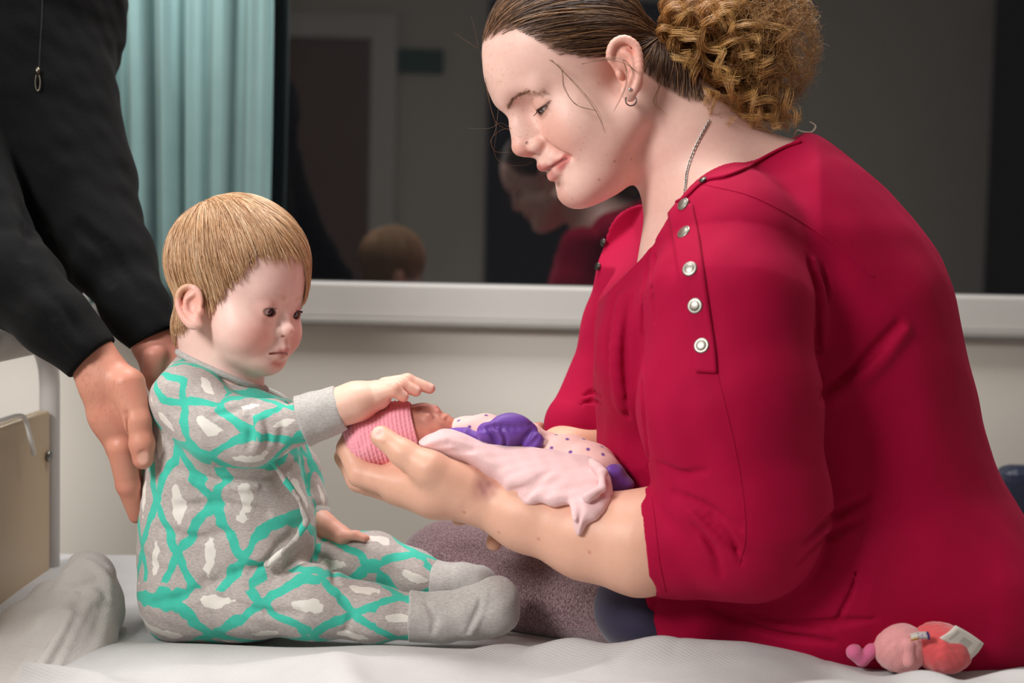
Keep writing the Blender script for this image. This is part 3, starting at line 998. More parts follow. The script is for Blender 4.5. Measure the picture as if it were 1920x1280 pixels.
woman_parts.append((AV, AF, arm_cols(AV)))
BV, BF = mesh_sdf(B, P(780, 1080, -150) - 40, P(1360, 640, 380) + 40, 5)
woman_parts.append((BV, BF, np.repeat(s2l((222, 172, 145))[None], len(BV), 0)))
# trunk and legs under the clothes (coarse, joins the limbs)
Tk = SDF()
Tk.u(chain([N(1345, 380, 14, 120), N(1440, 620, 10, 150), N(1540, 900, 20, 160), N(1560, 1040, 20, 150)], 40, 1.0))
Tk.u(chain([N(1375, 480, -205, 105), N(1370, 760, -240, 105), N(1395, 980, -250, 90)], 20), 40)
Tk.u(chain([N(1290, 540, 190, 48), N(1200, 640, 254, 54), N(1164, 735, 249, 58)], 20), 40)
Tk.u(chain([N(1480, 1090, -100, 90), N(1180, 1110, 80, 80), N(880, 1090, 245, 75)], 20), 30)
TV, TF = mesh_sdf(Tk, P(700, 1260, -420) - 60, P(1900, 250, 420) + 60, 14, 0)
woman_parts.append((TV, TF, np.repeat(s2l(SKINW)[None], len(TV), 0)))

def join_parts(parts):
    Vs, Fs, Cs, n = [], [], [], 0
    for v, f, c in parts:
        Vs.append(v); Fs.append(f + n); Cs.append(c); n += len(v)
    return np.concatenate(Vs), np.concatenate(Fs), np.concatenate(Cs)
V, F, C = join_parts(woman_parts)
woman = mesh_u('person', V, F, M_skin, None, True, C)
tag(woman, 'woman in a red snap-shoulder top leaning over and holding the newborn', 'person')
print('woman skin', round(time.time() - T0, 1))

# ---- red top
NKS = SDF()
NKS.u(chain([N(1222, 190, 6, 104), N(1285, 270, 10, 106), N(1345, 350, 14, 118)], 40))
NKS.u(chain([N(1345, 330, 30, 96), N(1470, 370, 20, 110)], 40), 50)
NKS.u(chain([N(1335, 370, -40, 80), N(1380, 420, -180, 75)], 40), 50)
NKS.u(chain([N(1335, 370, 60, 80), N(1350, 420, 220, 75)], 40), 50)
torso_pix = [(1500, 252), (1560, 278), (1640, 338), (1712, 422), (1764, 500), (1790, 600), (1816, 720), (1850, 850), (1900, 945),
             (1950, 1040), (1965, 1130), (1940, 1215), (1800, 1262), (1560, 1262), (1360, 1235), (1215, 1205), (1165, 1130), (1150, 1030),
             (1150, 930), (1122, 870), (1120, 790), (1112, 700), (1118, 600), (1132, 500), (1150, 430), (1180, 385), (1260, 360), (1340, 320), (1420, 280)]
T = SDF()
T.u(slab(torso_pix, 20, 240, 235))
T.u(lambda p: NKS(p) - f32(7), 30)
T.u(ell(P(1215, 660, -110), (95, 110, 130)), 50)                       # bust
T.u(chain([N(1210, 450, 225, 82), N(1180, 620, 262, 92), N(1140, 745, 250, 88), N(1085, 800, 205, 74)], 30), 40)   # far sleeve
T.u(ell(P(1300, 1120, -70), (125, 150, 110)), 40)
T.u(cap(P(1560, 1100, -120), P(1780, 1140, -100), 190, 170), 60)       # hip
T.u(chain([N(1372, 470, -190, 118), N(1368, 560, -225, 140)], 20), 70)  # near shoulder
T.u(chain([N(1366, 570, -232, 140), N(1366, 760, -255, 148), N(1392, 955, -262, 142), N(1385, 985, -258, 128)], 40), 16)   # near upper sleeve
T.u(chain([N(1390, 990, -256, 120), N(1290, 1010, -244, 96), N(1190, 1019, -226, 92)], 30), 14)
# drag lines and folds
def fold(pts, r, k): T.s(chain([N(*q, r) for q in pts], 4), k)
def pleat(pts, r, k): T.u(chain([N(*q, r) for q in pts], 4), k)
for pts, r, k in (([(1285, 940), (1330, 985), (1378, 1035)], 4.5, 18), ([(1300, 985), (1332, 1030), (1350, 1078)], 4, 16), ([(1262, 925), (1320, 948), (1388, 992)], 4.5, 18), ([(1335, 965), (1370, 1010), (1388, 1055)], 3.5, 14),
                  ([(1235, 868), (1275, 888), (1322, 884)], 3.5, 16), ([(1540, 742), (1600, 700), (1685, 610)], 7, 30), ([(1518, 490), (1533, 560), (1536, 690)], 5, 20), ([(1545, 500), (1549, 570)], 4, 16),
                  ([(1512, 1012), (1570, 962), (1628, 930)], 5, 20), ([(1500, 1052), (1560, 1004), (1612, 975)], 5, 20), ([(1330, 1135), (1430, 1182), (1560, 1206)], 5, 20), ([(1400, 1150), (1520, 1170), (1640, 1160)], 4, 20),
                  ([(1204, 720), (1206, 800), (1216, 880)], 4, 16), ([(1244, 405), (1216, 480), (1204, 600), (1207, 690)], 4.5, 16), ([(1230, 440), (1223, 520), (1228, 600)], 3.5, 14),
                  ([(1150, 560), (1140, 640), (1150, 730)], 4, 24), ([(1180, 560), (1168, 660), (1176, 780)], 4, 24), ([(1090, 745), (1110, 735), (1128, 742)], 3, 10), ([(1085, 762), (1105, 752), (1128, 756)], 3, 10),
                  ([(1220, 1160), (1225, 1120), (1215, 1090)], 3, 14), ([(1560, 1180), (1600, 1100), (1612, 1000)], 2, 10)):
    crease(T, pts, r * 1.35, k * 0.5, -3.0)
for pts, r, k in (([(1300, 962), (1345, 1005), (1384, 1045)], 4, 12), ([(1312, 1005), (1342, 1050)], 3.5, 12), ([(1526, 490), (1541, 560), (1543, 640)], 5, 16), ([(1560, 745), (1640, 690), (1700, 620)], 6, 24), ([(1165, 560), (1154, 650), (1162, 760)], 5, 22)):
    welt(T, pts, r, k)
T.d(lambda p: 2.2 * vnoise(p, 170, 14) + 0.9 * vnoise(p, 70, 3))
# neck opening
_a = P(1503, 254, 0); _b = P(1192, 508, 0)
_sl = (_a[2] - _b[2]) / (_a[0] - _b[0])
def neck_cut(p):
    line = _b[2] + (p[:, 0] - _b[0]) * f32(_sl)
    t = np.clip((p[:, 0] - _b[0]) / (_a[0] - _b[0]), 0, 1)
    yy = np.abs(p[:, 1] - 10)
    rise = f32(62) * (yy / 150) ** 2 * (0.35 + 0.65 * np.sin(np.pi * np.clip(t, 0.05, 0.98)))
    dz = (p[:, 2] - line - rise) * f32(0.78)
    return np.maximum(-dz, yy - 250).astype(f32)
T.s(neck_cut, 2)
# sleeve ends: cut past the hems
hm_a = P(1193, 926, -226); hm_b = P(1214, 1113, -226); hd_ = hm_b - hm_a; hn = np.array([hd_[2], 0, -hd_[0]]); hn /= np.linalg.norm(hn)
if hn[0] > 0: hn = -hn
hc_ = (hm_a + hm_b) / 2
T.s(lambda p: np.maximum(-((p - hc_.astype(f32)) @ hn.astype(f32)), np.sqrt(((p - hc_.astype(f32)) ** 2).sum(1)) - 150), 2)
T.i(lambda p: (np.float32(P(1000, 1262, -300)[2]) - p[:, 2]), 4)
SV, SF = mesh_sdf(T, P(960, 1290, -480) - 40, P(1990, 225, 420) + 60, 4.6)
ms = NT('red_jersey')
co = ms.obj()
kn = ms.noise(co, 1500, 2); big = ms.noise(co, 35, 3)
ms.set(color=ms.mix(ms.math('ADD', ms.math('MULTIPLY', kn, 0.6), ms.math('MULTIPLY', big, 0.3)), rgba((140, 0, 42)), rgba((190, 5, 66))), rough=0.8, sheen=0.15, spec=0.15)
ms.inp(ms.bsdf, 'Sheen Tint', rgba((235, 90, 130)))
ms.bump(kn, 0.3, 0.0006)
shirt = mesh_u('top', SV, SF, ms.m, woman, True)
shirt['label'] = 'red jersey top with metal snaps on the shoulder'
print('shirt', len(SV), round(time.time() - T0, 1))

# ---- leggings
G = SDF()
G.u(chain([N(1330, 1125, -20, 105), N(1060, 1085, 170, 108), N(846, 1078, 250, 114)], 30), 20)
G.u(chain([N(856, 1110, 235, 86), N(1000, 1120, 130, 84), N(1180, 1130, 0, 88)], 30), 40)
G.u(chain([N(1150, 1090, 220, 104), N(920, 1100, 300, 90)], 30), 30)
G.d(lambda p: 1.8 * vnoise(p, 110, 5))
G.i(lambda p: (np.float32(BZU + 2) - p[:, 2]), 6)
GV, GF = mesh_sdf(G, P(680, 1260, -260) - 30, P(1450, 900, 430) + 40, 6)
mp = NT('plum_heather_knit')
co = mp.obj()
mpn = mp.n('ShaderNodeMapping'); mp.link(co, mpn.inputs[0]); mpn.inputs['Scale'].default_value = (1.0, 1.0, 0.35)
sp1 = mp.noise(mpn.outputs[0], 900, 3, 0.7)
mp.set(color=mp.mix(mp.ramp(sp1, 0.42, 0.66), rgba((92, 62, 68)), rgba((176, 148, 152))), rough=0.9, sheen=0.3)
mp.bump(sp1, 0.4, 0.001)
lg = mesh_u('leggings', GV, GF, mp.m, woman, True)
G2 = SDF()
G2.u(ell(P(1205, 1140, -50), (92, 130, 84)))
G2.i(lambda p: (np.float32(BZU + 2) - p[:, 2]), 6)
v2, f2 = mesh_sdf(G2, P(1050, 1260, -300) - 20, P(1400, 1000, 200) + 30, 7)
mesh_u('waistband', v2, f2, plain('navy_jersey', (44, 38, 66), 0.85, sheen=0.2), woman, True)
print('leggings', round(time.time() - T0, 1))
# ---- eyes, lashes, hair, jewellery of the woman
me_ = NT('eye_surface'); me_.set(color=me_.attr('Col'), rough=0.08, spec=0.6, coat=0.5); M_eye = me_.m
mh = NT('hair_strands')
mh.set(color=mh.attr('Col'), rough=0.42, spec=0.45)
M_hair = mh.m
def make_eye(center, r, gaze, parent, iris, pup=0.22, ir=0.56):
    th = np.linspace(0, np.pi, 25); ph = np.linspace(0, 2 * np.pi, 33)[:-1]
    g = np.asarray(gaze, float); g /= np.linalg.norm(g)
    B_ = basis(g, [0.01, 0.02, 1.0])
    V = []; C = []
    for t in th:
        for p in ph:
            V.append(center + r * (B_ @ np.array([math.cos(t), math.sin(t) * math.cos(p), math.sin(t) * math.sin(p)])))
            C.append(s2l((10, 9, 10)) if t < pup else (s2l(iris) * (0.55 if t > ir - 0.12 else 1) if t < ir else s2l((226, 214, 208))))
    n = 32; F = []
    for i in range(24):
        for j in range(n):
            F.append((i * n + j, (i + 1) * n + j, (i + 1) * n + (j + 1) % n, i * n + (j + 1) % n))
    return mesh_u('eye', V, F, M_eye, parent, True, np.array(C))
for sgn in (1, -1):
    c_ = WO + WR @ (EYE_C * np.array((1, sgn, 1)))
    make_eye(c_, 21.6, WR @ np.array((1, -0.1 * sgn, -0.50)), woman, (70, 84, 96))
def lashes(name, Rm, Om, C_, r, el, n, length, droop, parent, col, sides=(1, -1), az0=-0.95, az1=0.95, amax=1.05):
    L = []
    rr = np.random.default_rng(3)
    for sgn in sides:
        for a in np.linspace(az0, az1, n):
            a2 = a * 1.02 + rr.normal(0, 0.02)
            e_ = el * math.sqrt(max(1 - (a / amax) ** 2, 0.0))
            d = np.array((math.cos(e_) * math.cos(a2 * 1.1), math.sin(a2 * 1.1), math.sin(e_)))
            d /= np.linalg.norm(d)
            b0 = C_ + d * (r + 1.5)
            out = d + np.array((0.25, 0.35 * a, droop)); out /= np.linalg.norm(out)
            ln = length * rr.uniform(0.75, 1.1)
            pts = np.array([b0 + out * ln * t + np.array((0, 0, 0.22 * ln * t * t)) for t in np.linspace(0, 1, 5)])
            pts[:, 1] *= sgn
            L.append(pts @ Rm.T + Om)
    L = np.array(L)
    o = strands_mesh(name, L, 0.55, M_hair, parent, np.repeat(s2l(col)[None], len(L), 0), 3, 0.2)
    o['kind'] = 'stuff'
    return o
lashes('eyelashes', WR, WO, EYE_C, 22.6, -0.17, 26, 13, -0.75, woman, (52, 36, 28))
# brow hairs
L = []
rr = np.random.default_rng(9)
bp = spline([(202, 15, 36), (192, 36, 44), (172, 60, 43), (150, 82, 28)], 60)
tb_ = rr.uniform(0, 1, 170) ** 1.2
qb = (bp[(tb_ * 59).astype(int)] + np.stack([0 * tb_, rr.normal(0, 1.5, 170), rr.normal(0, 2.2, 170)], 1)).astype(f32)
for _ in range(6): qb = qb - grad(H, qb) * (H(qb)[:, None] - 0.5)
for q, t in zip(qb, tb_):
    d = np.array((-0.35, 0.8, 0.35 - 0.7 * t)); d /= np.linalg.norm(d)
    for sgn in (1, -1):
        pts = np.array([q + d * 8 * k for k in np.linspace(0, 1, 3)]); pts[:, 1] *= sgn
        L.append(pts @ WR.T + WO)
L = np.array(L)
strands_mesh('eyebrows', L, 0.32, M_hair, woman, s2l((170, 124, 98)) * rr.uniform(0.6, 1.1, (len(L), 1)), 3, 0.3)['kind'] = 'stuff'

def hair_line_w(q):
    al = np.abs(q[:, 1])
    # height of the hairline as a function of f (front to back)
    line = np.interp(q[:, 0], [-130, -75, -40, -25, 0, 34, 70, 110, 128, 150, 200], [-140, -112, -62, -20, 30, 30, 40, 66, 100, 142, 158])
    return smooth01(q[:, 2] - line, -5, 8)
HS = SDF()
HS.u(ell((54, 0, 92), (153, 126, 134))).u(ell((90, 0, -50), (83, 98, 126)), 40)
HS.u(chain([nk(1222, 190, 6, 104), nk(1285, 270, 10, 106)], 40), 34)
PB = np.array((-128.0, 12, 30))
cand = np.nonzero((hair_line_w(HV) > 0.5) & (HV[:, 0] > -110) & ~((np.abs(HV[:, 1]) > 128) & (HV[:, 2] < 60)))[0]
rr = np.random.default_rng(21)
al_ = HV[cand]
prob = np.where(al_[:, 1] > -30, 1.0, 0.35) * (0.25 + 0.75 * smooth01(hair_line_w(al_), 0.5, 1.0)); prob = prob / prob.sum()
ids = rr.choice(cand, 7600, p=prob)
p = HV[ids] + rr.normal(0, 1.2, (len(ids), 3))
off = rr.uniform(2.0, 9.0, len(p))
M_STEP = 15
tot = np.linalg.norm(PB - p, axis=1) * 1.16
path = [p.copy()]
lat = rr.normal(0, 0.06, (len(p), 3))
for k in range(M_STEP - 1):
    to = PB + np.stack([0 * off, rr.normal(0, 0.1, len(p)), rr.normal(0, 0.1, len(p))], 1) - p
    dist = np.linalg.norm(to, axis=1, keepdims=True)
    d = to / (dist + 1e-6) + lat
    g = grad(HS, p.astype(f32))
    d = d - g * np.minimum((d * g).sum(1, keepdims=True), 0) * 1.0
    d /= np.linalg.norm(d, axis=1, keepdims=True) + 1e-9
    st = np.minimum(tot / (M_STEP - 1), dist[:, 0] * 0.9)
    p = p + d * st[:, None]
    s_ = HS(p.astype(f32)); g = grad(HS, p.astype(f32))
    o_ = off * min(1, (k + 1) / 3)
    near = dist[:, 0] > 60
    corr = np.where(s_ < o_, o_ - s_, np.where(near, (o_ - s_) * 0.5, 0))
    p = p + g * corr[:, None]
    path.append(p.copy())
Pth = np.stack(path, 1)
gd = rr.choice(len(Pth), 420, replace=False)
near_g = gd[np.argmin(((Pth[:, None, 3] - Pth[None, gd, 3]) ** 2).sum(-1), 1)]
wg = np.linspace(0, 1, M_STEP)[None, :, None] ** 0.7 * 0.55 * rr.uniform(0.4, 1, (len(Pth), 1, 1))
Pth = Pth * (1 - wg) + Pth[near_g] * wg
L = Pth @ WR.T + WO
base = np.array([s2l((86, 60, 44)), s2l((118, 84, 60)), s2l((62, 44, 34)), s2l((158, 116, 80))])
cc = base[rr.choice(4, len(L), p=[0.45, 0.25, 0.2, 0.1])] * rr.uniform(0.8, 1.2, (len(L), 1))
strands_mesh('hair', L, 0.55, M_hair, woman, cc)['kind'] = 'stuff'

# curly ponytail: ringlets of strands filling a puff behind the head
PBw = WO + WR @ PB
rr = np.random.default_rng(33)
puff_c = P(1405, 85, 25)
L = []; CC = []
NS = 32
def in_puff():
    while True:
        d = rr.normal(size=3); d /= np.linalg.norm(d)
        q = puff_c + d * np.array((128, 120, 142)) * rr.uniform(0.35, 1.0) ** 0.5
        if q[2] < P(1400, 236, 0)[2] - 0 and q[0] > P(1500, 0, 0)[0]: continue
        if q[0] < P(1272, 0, 0)[0]: continue
        return q
tips = [in_puff() for _ in range(150)]
tips += [P(x + rr.normal(0, 9), y + rr.normal(0, 8), yy + rr.normal(0, 10)) for x, y, yy in
         [(1300, 165, -60), (1320, 205, -60), (1345, 190, -75), (1375, 210, -80), (1400, 195, -85), (1430, 215, -70), (1460, 235, -50), (1490, 225, -30), (1505, 190, -30),
          (1300, 120, -75), (1330, 90, -100), (1370, 130, -105), (1420, 120, -100), (1470, 150, -70), (1510, 120, -20), (1310, 60, -95), (1370, 50, -110), (1440, 60, -90), (1495, 60, -40),
          (1350, 20, -90), (1290, 30, -80), (1420, 5, -70), (1480, 0, -30), (1340, 225, -30), (1385, 232, -40), (1425, 238, -40), (1470, 242, -20), (1500, 215, 10)] for _ in range(2)]
tt = np.linspace(0, 1, NS)
for tip in tips:
    tip = np.asarray(tip, float)
    mid = PBw * 0.45 + tip * 0.55 + (tip - puff_c) * 0.15 + np.array((0, 0, rr.uniform(10, 50)))
    core = spline([PBw + rr.normal(0, 8, 3), mid, tip + np.array((0, 0, rr.uniform(-25, 10)))], NS)
    t = np.gradient(core, axis=0); t /= np.linalg.norm(t, axis=1, keepdims=True)
    a = np.cross(t, rr.normal(size=3)); a /= np.linalg.norm(a, axis=1, keepdims=True) + 1e-9
    b = np.cross(t, a)
    turns = rr.uniform(1.6, 3.8) * rr.choice([-1, 1]); ph0 = rr.uniform(0, 6.28); R0 = rr.uniform(9, 19)
    tone = rr.uniform(0, 1)
    for s in range(24):
        ph = ph0 + turns * 6.283 * tt ** 1.3 + rr.normal(0, 0.22)
        Rr = R0 * smooth01(tt, 0.05, 0.45) * rr.uniform(0.75, 1.2)
        o3 = rr.normal(0, 3.2, 3)
        pts = core + Rr[:, None] * (np.cos(ph)[:, None] * a + np.sin(ph)[:, None] * b) + o3 * smooth01(tt, 0, 0.4)[:, None]
        L.append(pts)
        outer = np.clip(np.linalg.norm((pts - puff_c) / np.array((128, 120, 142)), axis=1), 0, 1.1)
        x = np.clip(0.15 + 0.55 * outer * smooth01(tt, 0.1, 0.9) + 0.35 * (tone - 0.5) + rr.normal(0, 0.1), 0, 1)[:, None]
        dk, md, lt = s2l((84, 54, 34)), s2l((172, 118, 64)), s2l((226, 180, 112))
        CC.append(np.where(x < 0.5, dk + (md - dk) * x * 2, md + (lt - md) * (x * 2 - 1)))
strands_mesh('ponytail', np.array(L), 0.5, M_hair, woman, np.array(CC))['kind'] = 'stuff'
# frizz and loose wisps
L = []
for i in range(2200):
    d = rr.normal(size=3); d /= np.linalg.norm(d)
    if d[0] < -0.55: continue
    q = puff_c + d * np.array((122, 112, 136))
    if q[2] < P(1400, 225, 0)[2]: continue
    w = np.cross(d, rr.normal(size=3)); w /= np.linalg.norm(w); w2 = np.cross(d, w)
    ln = rr.uniform(15, 60); kk = rr.uniform(0.5, 2.2)
    t = np.linspace(0, 1, 14)[:, None]
    L.append(q + (d * 0.45 + w * 0.75) * ln * (t - 0.4) + 11 * (np.sin(t * 6.28 * kk) * w2 + np.cos(t * 6.28 * kk) * d * 0.6))
L = np.array(L)
strands_mesh('frizz', L, 0.36, M_hair, woman, s2l((172, 126, 74)) * rr.uniform(0.6, 1.15, (len(L), 1)))['kind'] = 'stuff'
wisp = [[(1030, 112, -150), (1052, 130, -160), (1058, 165, -165), (1082, 195, -162), (1118, 208, -155)],
        [(1034, 112, -150), (1062, 140, -162), (1090, 170, -164), (1120, 210, -160), (1134, 250, -150)],
        [(1100, 118, -160), (1140, 108, -172), (1168, 112, -176), (1184, 130, -178), (1190, 150, -178)],
        [(1090, 120, -158), (1140, 112, -170), (1175, 120, -178), (1200, 140, -176)],
        [(1168, 112, -178), (1176, 140, -180), (1172, 170, -172), (1150, 210, -160)],
        [(905, 100, -45), (912, 160, -55), (925, 215, -60), (940, 235, -60), (968, 250, -60)],
        [(900, 95, -30), (915, 180, -45), (930, 240, -50), (926, 290, -50), (950, 308, -50), (985, 308, -50), (998, 300, -48)],
        [(935, 200, -50), (930, 240, -55), (922, 265, -55), (930, 285, -52), (955, 285, -50)],
        [(962, 240, -55), (938, 242, -58), (920, 262, -56), (926, 280, -52)],
        [(968, 248, -60), (940, 230, -66), (915, 240, -60), (875, 240, -55)],
        [(896, 92, -20), (890, 60, -25), (884, 30, -20)], [(894, 90, 10), (870, 75, 5), (850, 60, 0)],
        [(1300, 150, -80), (1294, 185, -80), (1300, 205, -72), (1306, 190, -74)], [(1312, 150, -80), (1308, 190, -78), (1318, 206, -70), (1322, 185, -76)],
        [(1235, 110, -110), (1240, 150, -112), (1228, 190, -112), (1245, 215, -108)], [(1222, 105, -118), (1232, 130, -118), (1236, 165, -116)]]
L = []
for w in wisp:
    q = np.array([P(*a) for a in w])
    for s in range(3 if w[0][0] > 1000 else 1):
        L.append(spline(q + rr.normal(0, 1.6, q.shape) * np.linspace(0.2, 1, len(q))[:, None], 22))
L = np.array(L)
strands_mesh('loose_wisps', L, 0.42, M_hair, woman, s2l((120, 82, 54)) * rr.uniform(0.6, 1.2, (len(L), 1)))['kind'] = 'stuff'

# jewellery
M_silver = plain('silver', (205, 203, 200), 0.25, metal=1.0, var=0.03)
M_gun = plain('dark_metal', (96, 92, 88), 0.3, metal=1.0)
q, n_, ok = hit(WHEAD, [(1181, 168)])
bm = bmesh.new(); bmesh.ops.create_uvsphere(bm, u_segments=16, v_segments=10, radius=3.6 / UPM, matrix=Matrix.Translation(Vector(toW(q[0] + n_[0] * 1.5))))
bm_obj('ear_stud', bm, M_silver, woman, True)
hc = P(1183, 188, -160)
tube('hoop_earring', np.array([hc + np.array((9.5 * math.cos(t), 2 * math.sin(t), 9.5 * math.sin(t))) for t in np.linspace(2.6, 2.6 + 4.4, 26)]), 1.25, M_gun, woman, 8)
q, n_, ok = hit(WHEAD, [(988, 268)])
v_, f_ = tube_arrays(np.array([q[0] + n_[0] * 0.8 + 2.0 * (math.cos(t) * np.array((1, 0, 0)) + math.sin(t) * np.array((0, 0, 1))) for t in np.linspace(0, 5.6, 16)]), 0.45, 6)
mesh_u('nose_ring', v_, f_, M_gun, woman, True)
# chain necklace: small flattened links lying on the neck
cp = spline([(1328, 228), (1312, 258), (1298, 290), (1289, 322), (1287, 345), (1284, 372)], 46)
q, n_, ok = hit(WHEAD, cp)
tt_ = np.gradient(q, axis=0); tt_ /= np.linalg.norm(tt_, axis=1, keepdims=True)
bmv, bmf, base_i = [], [], 0
for i in range(len(q)):
    sd = np.cross(n_[i], tt_[i]); up = n_[i] if i % 2 else (n_[i] * 0.55 + sd * 0.8)
    side = np.cross(up, tt_[i]); side /= np.linalg.norm(side)
    el = np.array([q[i] + n_[i] * 2.0 + tt_[i] * 3.4 * math.cos(t) + side * 2.0 * math.sin(t) for t in np.linspace(0, 2 * np.pi, 13)])
    v_, f_ = tube_arrays(el, 0.7, 5, False)
    bmv.append(v_); bmf += [tuple(x + base_i for x in ff) for ff in f_]; base_i += len(v_)
mesh_u('necklace', np.concatenate(bmv), bmf, M_silver, woman, True)
print('woman hair', round(time.time() - T0, 1))
# ---- placket, snaps, seams on the red top
def surf_strip(name, S, left, right, nu, nv, lift, mat, parent, thick=0.0012):
    lf = spline(left, nv); rt = spline(right, nv)
    grid = np.array([[lf[j] * (1 - t) + rt[j] * t for t in np.linspace(0, 1, nu)] for j in range(nv)])
    q, n_, ok = hit(S, grid.reshape(-1, 2))
    q = q + n_ * lift
    idx = np.arange(nu * nv).reshape(nv, nu)
    F = np.stack([idx[:-1, :-1], idx[:-1, 1:], idx[1:, 1:], idx[1:, :-1]], -1).reshape(-1, 4)[:, ::-1]
    o = mesh_u(name, q, np.ascontiguousarray(F), mat, parent, True)
    md = o.modifiers.new('thick', 'SOLIDIFY'); md.thickness = thick; md.offset = 0
    return o
surf_strip('placket', T, [(1252, 382), (1262, 440), (1272, 510), (1284, 580), (1297, 650), (1306, 698)], [(1300, 384), (1311, 440), (1321, 510), (1331, 580), (1341, 650), (1345, 700)], 8, 40, 2.4, ms.m, shirt, 0.0025)
def snap(px, py, r=13.0, tilt=None, mat=None, S=T):
    q, n_, ok = hit(S, [(px, py)])
    n = n_[0] if tilt is None else np.asarray(tilt, float) / np.linalg.norm(tilt)
    B_ = basis(n, [0.02, 0.01, 1])
    prof = [(0.0, 5.2), (0.35, 5.0), (0.62, 4.3), (0.74, 3.4), (0.80, 3.6), (0.92, 3.4), (1.0, 2.2), (1.0, 0.0)]
    V = []; F = []
    for rr_, hh in prof:
        for a in np.linspace(0, 2 * np.pi, 24, endpoint=False):
            V.append(q[0] + n * (hh + 3.0) + r * rr_ * (B_[:, 1] * math.cos(a) + B_[:, 2] * math.sin(a)))
    for i in range(len(prof) - 1):
        for j in range(24):
            F.append((i * 24 + j, i * 24 + (j + 1) % 24, (i + 1) * 24 + (j + 1) % 24, (i + 1) * 24 + j))
    return mesh_u('snap_button', V, [f_[::-1] for f_ in F], mat or M_snap, shirt, True)
M_snap = plain('brushed_nickel', (150, 146, 138), 0.42, metal=1.0, var=0.06)
for x, y in ((1285, 438), (1295, 506), (1305, 574), (1317, 649)): snap(x, y)
snap(1284, 385, 12); snap(1258, 380, 11, (-0.75, -0.6, 0.1)); snap(1320, 341, 8, None, M_gun)
for x, y in ((1134, 455), (1124, 500)): snap(x, y, 8, (-0.8, -0.5, 0.1), M_gun)
def seam(pts, r=1.1, lift=0.2):
    q, n_, ok = hit(T, spline(pts, 60)); q = q + n_ * lift
    v_, f_ = tube_arrays(q[ok], r, 6); mesh_u('seam', v_, f_, ms.m, shirt, True)
seam([(1345, 702), (1362, 770), (1380, 850), (1394, 940), (1397, 1010), (1385, 1060)])
seam([(1222, 932), (1228, 980), (1236, 1050), (1248, 1110)])
seam([(1318, 345), (1420, 372), (1540, 440), (1640, 520)], 1.0, 0)
# rolled neck edge
nk_pts = [(1500, 262), (1470, 272), (1430, 292), (1395, 312), (1360, 326), (1325, 333), (1306, 345), (1285, 365), (1262, 378)]
q, n_, ok = hit(T, spline([(x + 2, y + 6) for x, y in nk_pts], 60))
v_, f_ = tube_arrays((q + n_ * 1.0 + np.array((0, 0, 2.0)))[ok], 3.2, 8); mesh_u('neck_binding', v_, f_, ms.m, shirt, True)
# beige loop standing up at the nape
lp = spline([P(1487, 256, -12), P(1494, 243, -14), P(1508, 246, -14), P(1522, 246, -12), P(1528, 236, -12), P(1518, 229, -10)], 26)
wid = np.array((0, 9.0, 2))
V = np.concatenate([lp - wid * 0.5, lp + wid * 0.5]); n_l = len(lp)
F = [(i, i + 1, n_l + i + 1, n_l + i) for i in range(n_l - 1)]
o = mesh_u('strap_loop', V, F, plain('beige_elastic', (178, 164, 148), 0.8), woman, True)
md = o.modifiers.new('thick', 'SOLIDIFY'); md.thickness = 0.0012
# ================================================================= the toddler
TH = math.radians(27); PH = math.radians(12); RO = math.radians(5)
_tf = np.array([math.cos(TH) * math.cos(PH), -math.sin(TH) * math.cos(PH), -math.sin(PH)])
_tl0 = np.array([math.sin(TH), math.cos(TH), 0]); _tu0 = np.cross(_tf, _tl0)
TR = basis(_tf, _tu0 * math.cos(RO) + _tl0 * math.sin(RO))
TO = P(432, 560, 25)
def tl(px, py, l):
    d = ray(px, py); L = TR[:, 1]
    t = (l - (CAMP - TO) @ L) / (d @ L)
    return (CAMP + d * t - TO) @ TR
def t2l(p): return (np.asarray(p) - TO) @ TR

K = SDF()
CRAN_C, CRAN_R = np.array((-4, 0, 72.0)), np.array((139, 117, 124.0))
K.u(ell(CRAN_C, CRAN_R))
K.u(ell((62, 0, -30), (62, 97, 84)), 40)
K.u(sym(ell((90, 52, -44), (40, 44, 42))), 34)              # cheeks
K.u(ell((108, 0, -92), (27, 33, 24)), 26)                    # chin
K.u(ell((78, 0, -88), (58, 62, 30)), 26)
K.u(ell((110, 0, -60), (29, 32, 28)), 18)                    # muzzle
K.u(ell((98, 0, 42), (24, 58, 28)), 30)
K.s(sym(sph((150, 44, -2), 15)), 20)
K.u(chain([((124, 0, 8), 9), ((130, 0, -8), 9), ((138, 0, -23), 11)], 6), 14)
K.u(ell((141, 0, -25), (14, 15, 12.5)), 7)
K.u(sym(ell((130, 14, -30), (10, 8.5, 8))), 6)
K.s(sym(ell((139, 7, -37), (5, 3.2, 3.5))), 3)
TEYE = np.array((106.0, 41, 2.5)); AL = np.array((15.8, 7.8))
K.u(sym(sph(TEYE, 22.0)), 12)
K.s(sym(sph(TEYE, 19.3)), 0.5)
K.s(sym(ell(TEYE + np.array((17, 1.0, 0)), (14, AL[0], AL[1]))), 1.5)
TLC = (130, 26, -71.5)
K.u(sym(chain([(TLC, 4), ((138, 13, -63), 6.8), ((144, 4, -58.5), 7.4), ((143, 0, -59), 7)], 4)), 8)
K.u(ell((136, 0, -50), (9, 14, 11)), 9)
K.u(sym(chain([(TLC, 4), ((136, 12, -74), 7), ((139, 0, -75), 8.5)], 4)), 8)
K.s(sym(chain([((135, 28, -72), 1.6), ((147, 13, -68), 2.0), ((150, 0, -67), 2.2)], 3)), 3)
K.s(ell((142, 0, -87), (9, 18, 4)), 10)
